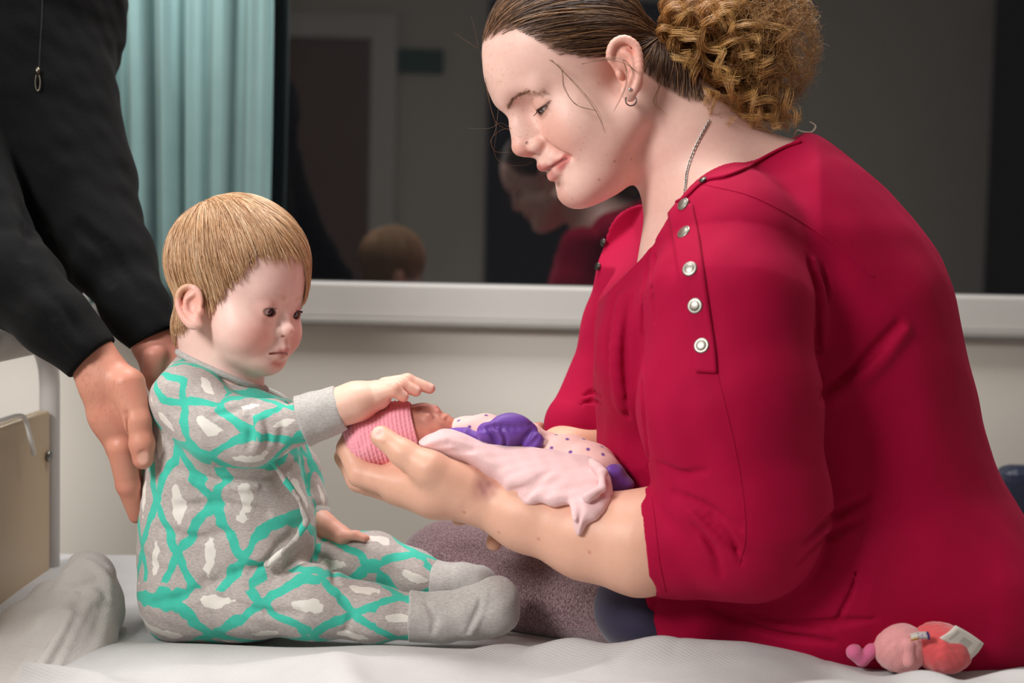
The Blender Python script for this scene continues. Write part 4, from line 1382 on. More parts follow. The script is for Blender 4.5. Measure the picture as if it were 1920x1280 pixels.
# ear on the near side, mirrored
ear = lambda px, py, l: np.array(tl(px, py, -l)) * np.array((1, -1, 1))
e_t = spline([ear(377, 566, 112), ear(372, 547, 116), ear(356, 537, 122), ear(340, 543, 128), ear(333, 560, 131), ear(337, 582, 130), ear(348, 600, 127), ear(362, 610, 122), ear(374, 608, 116)], 22)
K.u(sym(ell(ear(357, 572, 116), (26, 9, 36))), 6)
K.u(sym(ell(ear(366, 600, 117), (13, 9, 14))), 6)
K.s(sym(ell(ear(361, 566, 130), (16, 11, 20))), 6)
K.u(sym(chain(list(zip(e_t, np.interp(np.linspace(0, 1, 22), [0, .2, .6, .85, 1], [4, 5, 5.5, 8, 6]))), 2)), 5)
K.u(sym(chain([(q, 4.2) for q in spline([ear(362, 552, 122), ear(349, 562, 126), ear(350, 582, 125), ear(360, 594, 122)], 8)], 2)), 4)
K.u(sym(ell(ear(376, 584, 116), (6, 7, 7))), 4)
K.u(chain([(t2l(P(402, 610, 30)), 74), (t2l(P(418, 700, 30)), 72), (t2l(P(420, 770, 30)), 80)], 20), 24)
KV, KF = mesh_sdf(K, (-190, -190, -300), (175, 175, 215), 2.4)
THEAD = lambda p: K(((np.asarray(p) - TO) @ TR).astype(f32))
def scalp_mask(q):
    """1 where hair grows, toddler head coordinates"""
    ls = q[:, 1]
    # hairline: forehead high, temple, behind the ear to the nape
    line = np.interp(q[:, 0], [-140, -70, -20, 10, 40, 72, 100, 140], [-70, -62, -30, 34, 40, 80, 108, 122])
    return smooth01(q[:, 2] - line, -6, 10)
def tod_cols(q):
    c = np.repeat(s2l((246, 208, 198))[None], len(q), 0)
    def mixc(w, col, a=1.0):
        nonlocal c
        w = (w * a)[:, None]; c = c * (1 - w) + s2l(col) * w
    qs = q.copy(); qs[:, 1] = np.abs(qs[:, 1])
    mixc(blob(qs, (108, 58, -48), 52), (234, 146, 132), 0.55)
    mixc(blob(qs, (150, 0, -28), 20), (232, 158, 142), 0.5)
    mixc(blob(qs, (138, 0, -100), 30), (236, 166, 154), 0.3)
    mixc(blob(qs, ear(358, 575, 120), 55), (236, 148, 124), 0.55)
    mixc(blob(qs, (120, 55, 6), 34) * (np.abs(qs[:, 2] - 3) > 0), (224, 152, 142), 0.35)
    lip = np.maximum(seg_w(qs, [TLC, (140, 13, -63), (147, 4, -60), (146, 0, -61)], 8, 0.55), seg_w(qs, [TLC, (138, 12, -73), (142, 0, -74)], 8.5, 0.55))
    mixc(lip, (200, 98, 94), 0.85)
    mixc(seg_w(qs, [(134, 27, -72), (143, 13, -68), (149, 0, -67)], 3.8, 0.3), (120, 48, 46), 0.8)
    mixc(seg_w(qs, [(130, 20, 33), (120, 42, 38), (98, 66, 31)], 9, 0.1), (206, 148, 114), 0.5)
    qe = qs - TEYE; rr = np.linalg.norm(qe, axis=1); el = np.arctan2(qe[:, 2], np.maximum(qe[:, 0], 1e-3))
    ring = (rr < 25) & (qe[:, 0] > 3); ee = np.sqrt(((qe[:, 1] - 1.0) / AL[0]) ** 2 + (qe[:, 2] / AL[1]) ** 2)
    mixc(ring * (1 - smooth01(ee, 1.0, 1.35)) * (qe[:, 2] > 0), (92, 60, 50), 0.75)
    mixc(ring * (1 - smooth01(ee, 1.0, 1.5)) * (qe[:, 2] <= 0), (214, 128, 120), 0.6)
    mixc(seg_w(qs, [(122, 26, 14), (126, 41, 19), (114, 58, 14)], 3.2, 0.2), (200, 134, 120), 0.4)
    mixc(scalp_mask(q), (196, 152, 112), 0.75)
    return c
tod_parts = [(KV @ TR.T + TO, KF, tod_cols(KV))]
# hands
TA = SDF()
TA.u(chain([N(560, 790, -92, 36), N(640, 762, -95, 33), N(668, 752, -92, 34), N(706, 741, -84, 28)], 14, 1.2), 8)
TA.u(ell(P(668, 768, -80), (32, 26, 16)), 14)
tf_ = [[N(712, 738, -106, 15), N(738, 730, -110, 12.5), N(756, 743, -106, 10)],
       [N(718, 728, -88, 15), N(752, 722, -88, 12.5), N(780, 733, -84, 10)],
       [N(722, 722, -66, 15), N(764, 713, -66, 12.5), N(806, 728, -62, 10)],
       [N(720, 724, -44, 14), N(758, 718, -42, 12), N(792, 724, -38, 10)],
       [N(690, 752, -48, 17), N(712, 772, -30, 13), N(728, 782, -22, 10.5)]]
for fg in tf_: TA.u(chain(fg, 5), 6)
v, f = mesh_sdf(TA, P(500, 860, -180) - 20, P(850, 680, 40) + 30, 2.4)
c = np.repeat(s2l((243, 198, 178))[None], len(v), 0)
for fg in tf_:
    for q, r in fg[1:]:
        w = (blob(v, q, 20) * 0.45)[:, None]; c = c * (1 - w) + s2l((236, 140, 118)) * w
    w = (blob(v, fg[-1][0] + np.array((3, -6, 6)), 7.5, 0.7) * 0.6)[:, None]; c = c * (1 - w) + s2l((246, 206, 196)) * w
w = (blob(v, P(690, 778, -85), 42) * 0.7)[:, None]; c = c * (1 - w) + s2l((236, 122, 104)) * w
tod_parts.append((v, f, c))
TB = SDF()
TB.u(chain([N(560, 940, 120, 30), N(605, 985, 85, 26), N(640, 1004, 70, 20)], 8), 4)
for dx, dy in ((0, 0), (4, 14), (0, 28), (-10, 40)):
    TB.u(chain([N(640, 1004, 60 + dy, 11), N(664 + dx, 1003, 56 + dy, 9), N(682 + dx, 1009, 54 + dy, 7.5)], 4), 4)
v, f = mesh_sdf(TB, P(500, 1080, 0) - 20, P(720, 900, 180) + 20, 3)
tod_parts.append((v, f, np.repeat(s2l((238, 178, 158))[None], len(v), 0)))
TT = SDF()
TT.u(chain([N(420, 760, 30, 80), N(400, 950, 30, 100), N(400, 1090, 30, 100)], 20)).u(chain([N(365, 760, -60, 40), N(440, 815, -90, 36), N(570, 790, -92, 33)], 10), 20)
TT.u(chain([N(480, 770, 110, 38), N(550, 890, 125, 32), N(570, 945, 118, 28)], 10), 20)
TT.u(chain([N(380, 1120, -20, 55), N(570, 1135, -45, 45), N(820, 1158, -50, 30)], 10), 20).u(chain([N(480, 1080, 90, 50), N(700, 1058, 100, 36), N(826, 1096, 92, 22)], 10), 20)
v, f = mesh_sdf(TT, P(200, 1230, -220) - 20, P(950, 640, 230) + 40, 9, 0)
tod_parts.append((v, f, np.repeat(s2l((243, 200, 182))[None], len(v), 0)))
V, F, C = join_parts(tod_parts)
toddler = mesh_u('person', V, F, M_skin, None, True, C)
tag(toddler, 'toddler in a grey and teal patterned romper sitting on the bed', 'person')
print('toddler skin', round(time.time() - T0, 1))

# ---- romper
def uvmat():
    m = NT('romper_print')
    uvn = m.n('ShaderNodeUVMap', uv_map='pat')
    sep = m.n('ShaderNodeSeparateXYZ')
    co = m.obj()
    dis = m.noise(co, 38, 2, col=True)
    mx = m.n('ShaderNodeVectorMath', operation='MULTIPLY_ADD')
    m.link(dis, mx.inputs[0]); mx.inputs[1].default_value = (0.28, 0.2, 0); m.link(uvn.outputs[0], mx.inputs[2])
    m.link(mx.outputs[0], sep.inputs[0])
    s_, c_ = sep.outputs[0], sep.outputs[1]
    a = m.math('ADD', s_, c_); b = m.math('SUBTRACT', s_, c_)
    def line(x):
        return m.math('ABSOLUTE', m.math('SUBTRACT', m.math('FRACT', x), 0.5))     # 0.5 on the line
    la, lb = line(a), line(b)
    band = m.ramp(m.math('MAXIMUM', la, lb), 0.402, 0.412)
    fa = m.math('SUBTRACT', m.math('FRACT', a), 0.5); fb = m.math('SUBTRACT', m.math('FRACT', b), 0.5)
    ss = m.math('MULTIPLY', m.math('ADD', fa, fb), 1.0)           # along, +-1 at the tips
    cc = m.math('MULTIPLY', m.math('SUBTRACT', fa, fb), 1.0)
    n2 = m.noise(co, 150, 3, 0.7); n3 = m.noise(co, 60, 1)
    wid = m.math('ADD', 0.18, m.math('MULTIPLY', m.math('SUBTRACT', n3, 0.5), 0.22))
    e = m.math('ADD', m.math('POWER', m.math('DIVIDE', ss, 0.33), 2.0), m.math('POWER', m.math('DIVIDE', cc, wid), 2.0))
    e = m.math('ADD', e, m.math('MULTIPLY', m.math('SUBTRACT', n2, 0.5), 1.6))
    white = m.ramp(e, 1.05, 0.92)
    mp_ = m.n('ShaderNodeMapping'); m.link(co, mp_.inputs[0]); mp_.inputs['Scale'].default_value = (1, 1, 3.5)
    mel = m.noise(mp_.outputs[0], 260, 4, 0.7)
    grey = m.mix(m.ramp(mel, 0.3, 0.7), rgba((162, 153, 150)), rgba((206, 197, 192)))
    teal = m.mix(mel, rgba((56, 184, 160)), rgba((82, 208, 186)))
    c1 = m.mix(white, grey, rgba((232, 228, 220)))
    c2 = m.mix(band, c1, teal)
    m.set(color=c2, rough=0.85, sheen=0.2, spec=0.2)
    m.bump(m.noise(co, 1400, 2), 0.25, 0.0006)
    return m.m
M_romp = uvmat()
mg_ = NT('grey_melange'); co = mg_.obj()
mpn = mg_.n('ShaderNodeMapping'); mg_.link(co, mpn.inputs[0]); mpn.inputs['Scale'].default_value = (1, 1, 2.5)
mel = mg_.noise(mpn.outputs[0], 280, 4, 0.7)
mg_.set(color=mg_.mix(mg_.ramp(mel, 0.3, 0.7), rgba((168, 163, 160)), rgba((200, 196, 192))), rough=0.88, sheen=0.2)
mg_.bump(mg_.noise(co, 1400, 2), 0.25, 0.0006)
M_cuff = mg_.m

body_pix = [(352, 662), (315, 690), (290, 740), (276, 830), (268, 900), (262, 970), (260, 1050), (268, 1125), (292, 1180), (360, 1205), (470, 1205), (545, 1170),
            (580, 1090), (592, 1010), (582, 950), (566, 900), (560, 840), (556, 790), (540, 748), (490, 716), (430, 690)]
R_ = SDF()
R_.u(slab(body_pix, 25, 135, 115))
arm_n = [N(352, 752, -62, 70), N(405, 806, -92, 62), N(470, 812, -100, 58), N(560, 790, -96, 45)]
farm_n = [N(490, 770, 112, 56), N(556, 890, 128, 46), N(585, 962, 108, 36)]
nleg_n = [N(345, 1118, -38, 84), N(470, 1128, -56, 66), N(580, 1128, -62, 66), N(700, 1150, -62, 50), N(775, 1158, -62, 43)]
fleg_n = [N(500, 1070, 95, 76), N(610, 1056, 100, 64), N(700, 1058, 100, 60), N(770, 1078, 96, 50), N(828, 1096, 90, 37)]
R_.u(chain(arm_n, 26), 16)
R_.u(chain(farm_n, 20), 20)
R_.u(chain(fleg_n, 24), 14)
R_.u(chain(nleg_n, 24), 14)
for pts, r, k in (([(330, 878), (400, 900), (470, 900), (545, 882)], 5, 14), ([(385, 1090), (440, 1068), (520, 1046)], 8, 18), ([(405, 778), (440, 768), (478, 752)], 5, 14), ([(497, 790), (502, 815), (496, 842)], 3, 12),
                  ([(465, 785), (472, 808), (466, 838)], 3, 12), ([(520, 770), (530, 800), (524, 830)], 3, 12), ([(330, 952), (420, 945), (500, 962)], 3.5, 16), ([(560, 1035), (545, 1060), (540, 1085)], 5, 14), ([(545, 1000), (500, 1045), (470, 1072)], 3.5, 14),
                  ([(290, 1130), (340, 1120), (400, 1095)], 4, 16), ([(300, 990), (360, 1010), (420, 1000)], 3, 18), ([(420, 1120), (480, 1145), (560, 1150)], 3, 16), ([(640, 1120), (660, 1150), (650, 1180)], 2.5, 12), ([(590, 1040), (620, 1060), (630, 1090)], 3.5, 14)):
    crease(R_, pts, r, k)
for pts, r, k in (([(340, 895), (410, 915), (480, 912)], 4, 14), ([(480, 785), (487, 812), (480, 840)], 3.5, 12), ([(400, 1078), (450, 1058), (515, 1036)], 5, 14)):
    welt(R_, pts, r, k)
R_.u(chain([N(512, 868, -112, 4), N(560, 935, -92, 5), N(575, 975, -84, 5), N(556, 1010, -90, 5), N(500, 1060, -112, 4)], 4), 8)   # zip placket edge
R_.d(lambda p: 1.5 * vnoise(p, 80, 6) + 0.8 * vnoise(p, 36, 9))
# neck hole, sleeve and leg ends
nc = P(424, 672, 30); nd = np.array([0.42, 0.10, 1.0]); nd /= np.linalg.norm(nd)
R_.s(lambda p: np.maximum(-((p - (P(420, 698, 20)).astype(f32)) @ nd.astype(f32)), np.sqrt(_n2(p - nc.astype(f32))) - 220), 2)
R_.i(lambda p: np.float32(BZU - 0) * -1 * -1 * 0 + (np.float32(BZU - 1) - p[:, 2]), 5)
v, f = mesh_sdf(R_, P(220, 1235, -230) - 20, P(870, 640, 230) + 40, 3.4)
# print coordinates: along / around each limb, by face
fc = v[f].mean(1)
def axis_param(p, nodes):
    best = np.full(len(p), 1e9); s = np.zeros(len(p)); ang = np.zeros(len(p)); acc = 0.0
    for (a, ra), (b, rb) in zip(nodes[:-1], nodes[1:]):
        ab = b - a; L = np.linalg.norm(ab); t = np.clip((p - a) @ ab / L ** 2, 0, 1)
        q = p - a - t[:, None] * ab; r = ra + t * (rb - ra)
        d = np.linalg.norm(q, axis=1) - r
        e1 = np.cross(ab / L, [0, 1.0, 0]); e1 /= np.linalg.norm(e1); e2 = np.cross(ab / L, e1)
        th = np.arctan2(q @ e1, -(q[:, 1]))
        m = d < best
        best = np.where(m, d, best); s = np.where(m, acc + t * L, s); ang = np.where(m, th * 58, ang)
        acc += L
    return best, s, ang
regs = []
tb = slab(body_pix, 25, 135, 115)(fc.astype(f32)) - 3
D_ = [tb]
for nd_ in (arm_n, farm_n, nleg_n, fleg_n): D_.append(axis_param(fc, nd_)[0])
who = np.argmin(np.stack(D_, 1), 1)
uv = np.zeros((len(f), 4, 2))
cv = v[f]
m = who == 0
uv[m, :, 0] = -(cv[m][:, :, 2]) / 205.0 + 0.1; uv[m, :, 1] = (cv[m][:, :, 0] * 0.95 - cv[m][:, :, 1] * 0.8) / 112.0 + 0.2
for k_, nd_, off, lp, wp in ((1, arm_n, 0.15, 128, 96), (2, farm_n, 0, 150, 100), (3, nleg_n, 0.35, 165, 105), (4, fleg_n, 0.1, 165, 105)):
    m = who == k_
    b_, s_, a_ = axis_param(cv[m].reshape(-1, 3), nd_)
    # keep the angle continuous inside each face
    aa = a_.reshape(-1, 4); ref = aa[:, :1]; per = 2 * np.pi * 58
    aa = np.where(aa - ref > per / 2, aa - per, np.where(ref - aa > per / 2, aa + per, aa))
    uv[m, :, 0] = s_.reshape(-1, 4) / lp + off; uv[m, :, 1] = aa / wp + 0.3
romper = mesh_u('romper', v, f, M_romp, toddler, True, None, uv)
romper['label'] = 'grey romper printed with teal diamonds and white shapes'
# cuff, feet, neckband
CU_ = SDF()
ca, cb = P(552, 794, -97), P(652, 760, -96); ax = (cb - ca) / np.linalg.norm(cb - ca)
CU_.u(cap(ca, cb, 49, 41, 1.0))
CU_.i(lambda p: (p - P(640, 764, -96).astype(f32)) @ ax.astype(f32), 3)
CU_.i(lambda p: -((p - P(566, 790, -97).astype(f32)) @ ax.astype(f32)), 3)
CU_.s(cap(P(610, 773, -96), P(700, 745, -96), 36, 36), 2)
CU_.d(lambda p: 0.8 * vnoise(p, 40, 2))
v, f = mesh_sdf(CU_, ca - 90, cb + 90, 3)
mesh_u('sleeve_cuff', v, f, M_cuff, romper, True)
FT = SDF()
FT.u(chain([N(745, 1154, -62, 48), N(830, 1158, -62, 46), N(890, 1148, -62, 48)], 10), 8)
FT.u(chain([N(888, 1148, -62, 50), N(925, 1138, -66, 52), N(932, 1122, -68, 42)], 10, 1.0), 10)
crease(FT, [(905, 1104), (898, 1140), (876, 1186)], 5, 8); welt(FT, [(912, 1106), (905, 1142), (884, 1188)], 4, 8); crease(FT, [(800, 1130), (815, 1160), (810, 1185)], 3, 10)
FT.i(lambda p: -(p[:, 0] - f32(P(768, 1150, -62)[0])), 2)
FT.i(lambda p: (p[:, 0] - f32(P(978, 1150, -62)[0])), 16)
FT.i(lambda p: (np.float32(BZU - 0) - p[:, 2]), 5)
FT.d(lambda p: 1.2 * vnoise(p, 50, 7))
v, f = mesh_sdf(FT, P(720, 1240, -180) - 20, P(1000, 1060, 60) + 30, 3.2)
mesh_u('romper_foot', v, f, M_cuff, romper, True)
FT = SDF()
FT.u(chain([N(780, 1080, 94, 46), N(822, 1094, 90, 42), N(870, 1090, 84, 35), N(895, 1096, 80, 40)], 10), 8)
FT.i(lambda p: -(p[:, 0] - f32(P(806, 1090, 90)[0])), 2)
FT.i(lambda p: (np.float32(BZU - 0) - p[:, 2]), 5)
FT.d(lambda p: 1.2 * vnoise(p, 50, 8))
v, f = mesh_sdf(FT, P(740, 1190, 0) - 20, P(960, 1020, 170) + 30, 3.6)
mesh_u('romper_foot', v, f, M_cuff, romper, True)
# far sleeve cuff
v_, f_ = tube_arrays([P(574, 945, 112), P(588, 972, 104), P(596, 985, 100)], [38, 37, 35], 18)
mesh_u('sleeve_cuff', v_, f_, M_cuff, romper, True)
# neckband: a ring where the cut meets the neck
ring = []
e1 = np.cross(nd, [0, 1, 0]); e1 /= np.linalg.norm(e1); e2 = np.cross(nd, e1)
ctr = P(420, 698, 25)
RF_ = lambda p: R_(p)
for t in np.linspace(0, 2 * np.pi, 49):
    dr = e1 * math.cos(t) + e2 * math.sin(t)
    rr = np.linspace(30, 150, 121); pp = (ctr + dr * rr[:, None]).astype(f32)
    dd = THEAD(pp); i = np.where(dd < 3)[0]
    r0 = rr[i[-1]] if len(i) else 80
    ring.append(ctr + dr * min(r0, 96) + nd * 1)
ring = np.array(ring)
for _ in range(2): ring[1:-1] = (ring[:-2] + ring[1:-1] * 2 + ring[2:]) / 4
ring[-1] = ring[0]
v_, f_ = tube_arrays(ring, 6.5, 8, False)
mesh_u('neckband', v_, f_, M_cuff, romper, True)
print('romper', round(time.time() - T0, 1))
# ---- toddler eyes and hair
for sgn in (1, -1):
    c_ = TO + TR @ (TEYE * np.array((1, sgn, 1)))
    make_eye(c_, 18.7, TR @ np.array((1, 0.26, -0.14)), toddler, (48, 54, 68), 0.26, 0.57)
lashes('eyelashes', TR, TO, TEYE, 20.4, 0.37, 18, 6.0, -0.2, toddler, (84, 58, 46), (1, -1), -0.3, 0.72, 0.80)
rr = np.random.default_rng(5)
cand = np.nonzero((scalp_mask(KV) > 0.5) & (np.abs(KV[:, 1]) < 118.5))[0]
pr_ = np.where(KV[cand, 1] < 40, 1.0, 0.6) * (0.3 + 0.7 * smooth01(scalp_mask(KV[cand]), 0.5, 1.0)) * np.where(KV[cand, 0] > 60, 0.55, 1.0); ids = rr.choice(cand, 10000, p=pr_ / pr_.sum())
p = KV[ids] + rr.normal(0, 1.0, (len(ids), 3))
KS = SDF()
KS.u(ell(CRAN_C, CRAN_R)).u(ell((62, 0, -30), (62, 97, 84)), 40).u(ell((98, 0, 42), (24, 58, 28)), 30)
KS.u(chain([(t2l(P(402, 610, 30)), 74), (t2l(P(418, 700, 30)), 72)], 20), 24)
whorl = np.array((-83, -30, 160.0))
grav = TR.T @ np.array((0, 0, -1.0))
length = rr.uniform(95, 150, len(p))
far_front = (p[:, 0] > 20) & (p[:, 1] > -15)
length = np.where(far_front, rr.uniform(120, 205, len(p)), length)
near_front = (p[:, 0] > 40) & (p[:, 1] < -15)
length = np.where(near_front, rr.uniform(35, 85, len(p)), length)
back = p[:, 0] < -40
length = np.where(back, rr.uniform(110, 170, len(p)), length)
off = rr.uniform(1.0, 7.0, len(p))
NSEG = 12
path = [p.copy()]
rel = p - whorl
spr = rr.normal(0, 0.07, p.shape); jit = rr.normal(0, 15, len(p)) - 6 + 10 * vnoise(p.astype(f32), 60, 3)
for k in range(NSEG - 1):
    g = grad(KS, p.astype(f32))
    rad = p - whorl; rad /= np.linalg.norm(rad, axis=1, keepdims=True) + 1e-6
    wgt = 0.25 + 0.08 * k
    d = rad + grav * wgt + spr
    # the fringe is combed towards her far temple
    fr = smooth01(p[:, 0], 10, 80)[:, None] * smooth01(p[:, 1], -75, 0)[:, None]
    d = d + fr * np.array((0.1, 0.75, -0.15))
    d = d - g * (d * g).sum(1, keepdims=True)
    d /= np.linalg.norm(d, axis=1, keepdims=True) + 1e-9
    nearside = np.interp(p[:, 0], [-140, -60, -22, -8, 8, 40, 70, 100, 140], [-85, -80, -40, 8, 10, -14, 50, 94, 108])
    farside = np.interp(p[:, 0], [-140, -60, 0, 60, 100, 140], [-80, -70, -20, 10, 40, 40])
    lim = np.where(p[:, 1] < 5, nearside, np.where(p[:, 1] < 45, nearside + (farside - nearside) * (p[:, 1] - 5) / 40, farside)) + jit
    go = smooth01(p[:, 2] - lim, 0, 14)
    p = p + d * (length / (NSEG - 1) * go)[:, None]
    s_ = KS(p.astype(f32)); g = grad(KS, p.astype(f32))
    o_ = off * (0.4 + 0.6 * min(1, k / 4)) + 2.0 * (k / NSEG)
    corr = np.where(s_ < o_, o_ - s_, (o_ - s_) * 0.55)
    p = p + g * corr[:, None]
    path.append(p.copy())
Pth = np.stack(path, 1)
gd = rr.choice(len(Pth), 420, replace=False)
near_g = gd[np.argmin(((Pth[:, None, 4] - Pth[None, gd, 4]) ** 2).sum(-1), 1)]
wg = np.linspace(0, 1, NSEG)[None, :, None] ** 0.8 * 0.75 * rr.uniform(0.3, 1, (len(Pth), 1, 1))
Pth = Pth * (1 - wg) + Pth[near_g] * wg
L = Pth @ TR.T + TO
pal = np.array([s2l((200, 156, 116)), s2l((222, 184, 146)), s2l((166, 120, 82)), s2l((238, 206, 170))])
cc = pal[rr.choice(4, len(L), p=[0.4, 0.3, 0.18, 0.12])] * rr.uniform(0.85, 1.15, (len(L), 1))
strands_mesh('hair', L, 0.5, M_hair, toddler, cc, 3, 0.12)['kind'] = 'stuff'
print('toddler hair', round(time.time() - T0, 1))
# ================================================================= the man at the foot of the bed
MA = SDF()
MA.u(chain([N(110, 600, -45, 44), N(172, 668, -62, 42), N(196, 712, -66, 46)], 14, 0.85), 6)
MA.u(chain([N(196, 712, -66, 47), N(218, 775, -62, 50), N(234, 832, -52, 38)], 16, 0.72), 20)
mfing = [[N(228, 838, -68, 27), N(240, 908, -52, 22), N(256, 966, -28, 15)],
         [N(240, 838, -34, 27), N(262, 905, -6, 22), N(280, 955, 20, 16)],
         [N(250, 830, 0, 26), N(278, 890, 30, 21), N(298, 935, 56, 15)],
         [N(256, 815, 28, 23), N(284, 866, 62, 18), N(300, 900, 84, 14)]]
for fg in mfing: MA.u(chain(fg, 6), 9)
MA.u(chain([N(238, 722, -84, 34), N(258, 790, -104, 23), N(266, 832, -110, 21.5), N(268, 860, -108, 19)], 10), 16)
MA.s(ell(P(269, 858, -132), (12, 6, 14)), 5)
MA.s(chain([N(237, 775, -122, 2), N(246, 820, -112, 2.5), N(252, 850, -100, 2)], 3), 10)
MB = SDF()
MB.u(chain([N(272, 606, 126, 36), N(288, 640, 112, 43), N(312, 690, 108, 46), N(330, 735, 104, 36)], 14, 0.8), 8)
for dx, dy in ((0, 0), (-14, 24), (-8, -24)):
    MB.u(chain([N(330 + dx, 735, 104 + dy, 22), N(346 + dx, 800, 112 + dy, 18), N(352 + dx, 850, 118 + dy, 15)], 6), 8)
MB.u(chain([N(292, 668, 76, 26), N(288, 705, 70, 20), N(300, 740, 72, 17)], 6), 10)
mparts = []
for S_, lo, hi, base in ((MA, P(60, 1010, -200) - 20, P(360, 560, 130) + 40, (210, 146, 124)), (MB, P(200, 900, 0) - 20, P(420, 540, 240) + 40, (196, 134, 118))):
    v, f = mesh_sdf(S_, lo, hi, 3)
    c = np.repeat(s2l(base)[None], len(v), 0)
    for fg in mfing:
        for q, r in fg:
            w = (blob(v, q, 34) * 0.28)[:, None]; c = c * (1 - w) + s2l((206, 112, 92)) * w
    w = (blob(v, P(269, 860, -131), 14.5, 0.75) * 0.8)[:, None]; c = c * (1 - w) + s2l((232, 182, 164)) * w
    w = (np.clip(vnoise(v.astype(f32), 60, 2), 0, 1) * 0.25)[:, None]; c = c * (1 - w) + s2l((196, 112, 96)) * w
    mparts.append((v, f, c))
MT = SDF()
MT.u(chain([N(-60, -100, 480, 150), N(-20, 200, 480, 150), N(-60, 480, 480, 150)], 20, 1.0))
MT.u(chain([N(-120, 250, 300, 60), N(30, 532, 50, 40), N(120, 615, -40, 34)], 10), 20).u(chain([N(110, 200, 400, 60), N(218, 495, 236, 36), N(266, 595, 136, 32)], 10), 20)
MT.u(chain([N(-130, 480, 480, 150), N(-330, 800, 470, 110), N(-340, 1300, 470, 90), N(-340, 1750, 470, 75)], 20), 30)
MT.u(chain([N(-40, -130, 460, 80), N(10, -260, 430, 72)], 10), 30).u(ell(P(40, -340, 420), (125, 95, 145)), 30)
v, f = mesh_sdf(MT, (-1800, -160, -2000), (-560, 760, 1420), 16, 0)
c = np.repeat(s2l((214, 150, 128))[None], len(v), 0)
mparts.append((v, f, c))
V, F, C = join_parts(mparts)
man = mesh_u('person', V, F, M_skin, None, True, C)
tag(man, 'standing man in a black jacket steadying the toddler with both hands', 'person')
# black jacket
J = SDF()
J.u(slab([(-330, -200), (60, -220), (205, -110), (232, -20), (229, 60), (208, 165), (214, 260), (222, 340), (190, 470), (100, 600), (-120, 680), (-330, 620)], 480, 200, 170), 0)
J.u(chain([N(95, 120, 410, 130), N(150, 330, 350, 108), N(214, 490, 235, 80), N(258, 580, 155, 62), N(287, 632, 112, 51)], 30), 26)
J.u(chain([N(-130, 230, 330, 150), N(-70, 410, 190, 116), N(28, 530, 40, 82), N(110, 606, -36, 64), N(168, 662, -62, 54)], 30), 18)
for pts, r, k in (([(60, 500), (88, 548), (100, 592)], 4, 18), ([(105, 560), (135, 600), (150, 640)], 3, 14), ([(200, 450), (235, 510), (262, 555)], 4, 16), ([(40, 380), (60, 430), (50, 480)], 8, 30), ([(80, 615), (112, 640), (140, 672)], 3, 12), ([(150, 420), (190, 470), (210, 530)], 5, 20)):
    crease(J, pts, r, k)
J.d(lambda p: 3.0 * vnoise(p, 120, 5) + 1.6 * vnoise(p, 50, 8))
def cut(S_, a, b, lim):
    a = np.asarray(a, f32); n = np.asarray(b - a, float); n /= np.linalg.norm(n); n = n.astype(f32)
    S_.s(lambda p: np.maximum(-((p - a) @ n), np.sqrt(_n2(p - a)) - lim), 2)
cut(J, P(174, 672, -62), P(200, 700, -64), 110)
cut(J, P(287, 634, 112), P(305, 672, 108), 110)
v, f = mesh_sdf(J, (-1620, -170, -330), (-640, 740, 1080), 6.5)
mj = NT('black_fleece'); co = mj.obj(); nz = mj.noise(co, 500, 3)
mj.set(color=mj.mix(nz, rgba((9, 9, 10)), rgba((19, 19, 20))), rough=0.95, sheen=0.03, spec=0.1); mj.bump(nz, 0.5, 0.001)
jacket = mesh_u('jacket', v, f, mj.m, man, True)
jacket['label'] = 'black fleece zip jacket'
q, n_, ok = hit(J, spline([(80, -20), (78, 40), (75, 90), (73, 130)], 30))
v_, f_ = tube_arrays(q[ok] + n_[ok] * 0.3, 2.0, 6); mesh_u('zip', v_, f_, plain('black_zip', (14, 14, 15), 0.9), jacket, True)
q, n_, ok = hit(J, [(73, 146)])
M_zip = plain('antique_zip_metal', (110, 104, 92), 0.35, metal=1.0)
zc = q[0] + np.array((0, -6, 0))
ringp = np.array([zc + np.array((5.0 * math.sin(t), -1, -10 + 17 * math.cos(t))) for t in np.linspace(0, 2 * np.pi, 25)])
v_, f_ = tube_arrays(ringp, 1.5, 6, False); mesh_u('zip_pull', v_, f_, M_zip, jacket, True)
v_, f_ = tube_arrays([zc + np.array((-1, 1, 20)), zc + np.array((0, -1, 14)), zc + np.array((0, -1, 5))], [4, 5.5, 3.5], 8); mesh_u('zip_slider', v_, f_, M_zip, jacket, True)
# trousers and hair
v, f = mesh_sdf(SDF().u(chain([N(-150, 520, 480, 180), N(-330, 800, 470, 135), N(-340, 1300, 470, 110), N(-340, 1780, 470, 95)], 20, 1.0)), (-1900, 150, -2060), (-800, 820, 420), 14, 0)
mesh_u('trousers', v, f, plain('black_denim', (24, 24, 28), 0.9), man, True)
hc_m = P(40, -340, 420)
hs = SDF().u(ell(hc_m + np.array((-10, 0, 22)), (132, 104, 140))).i(lambda p: -(p[:, 2] - f32(hc_m[2] + 10) + (p[:, 0] - f32(hc_m[0])) * f32(-0.9)), 12).d(lambda p: 3 * vnoise(p, 40, 3))
v, f = mesh_sdf(hs, hc_m - 220, hc_m + 220, 10, 0)
mesh_u('hair', v, f, plain('dark_brown_hair', (44, 34, 28), 0.7, bump=0.6, bscale=300), man, True)
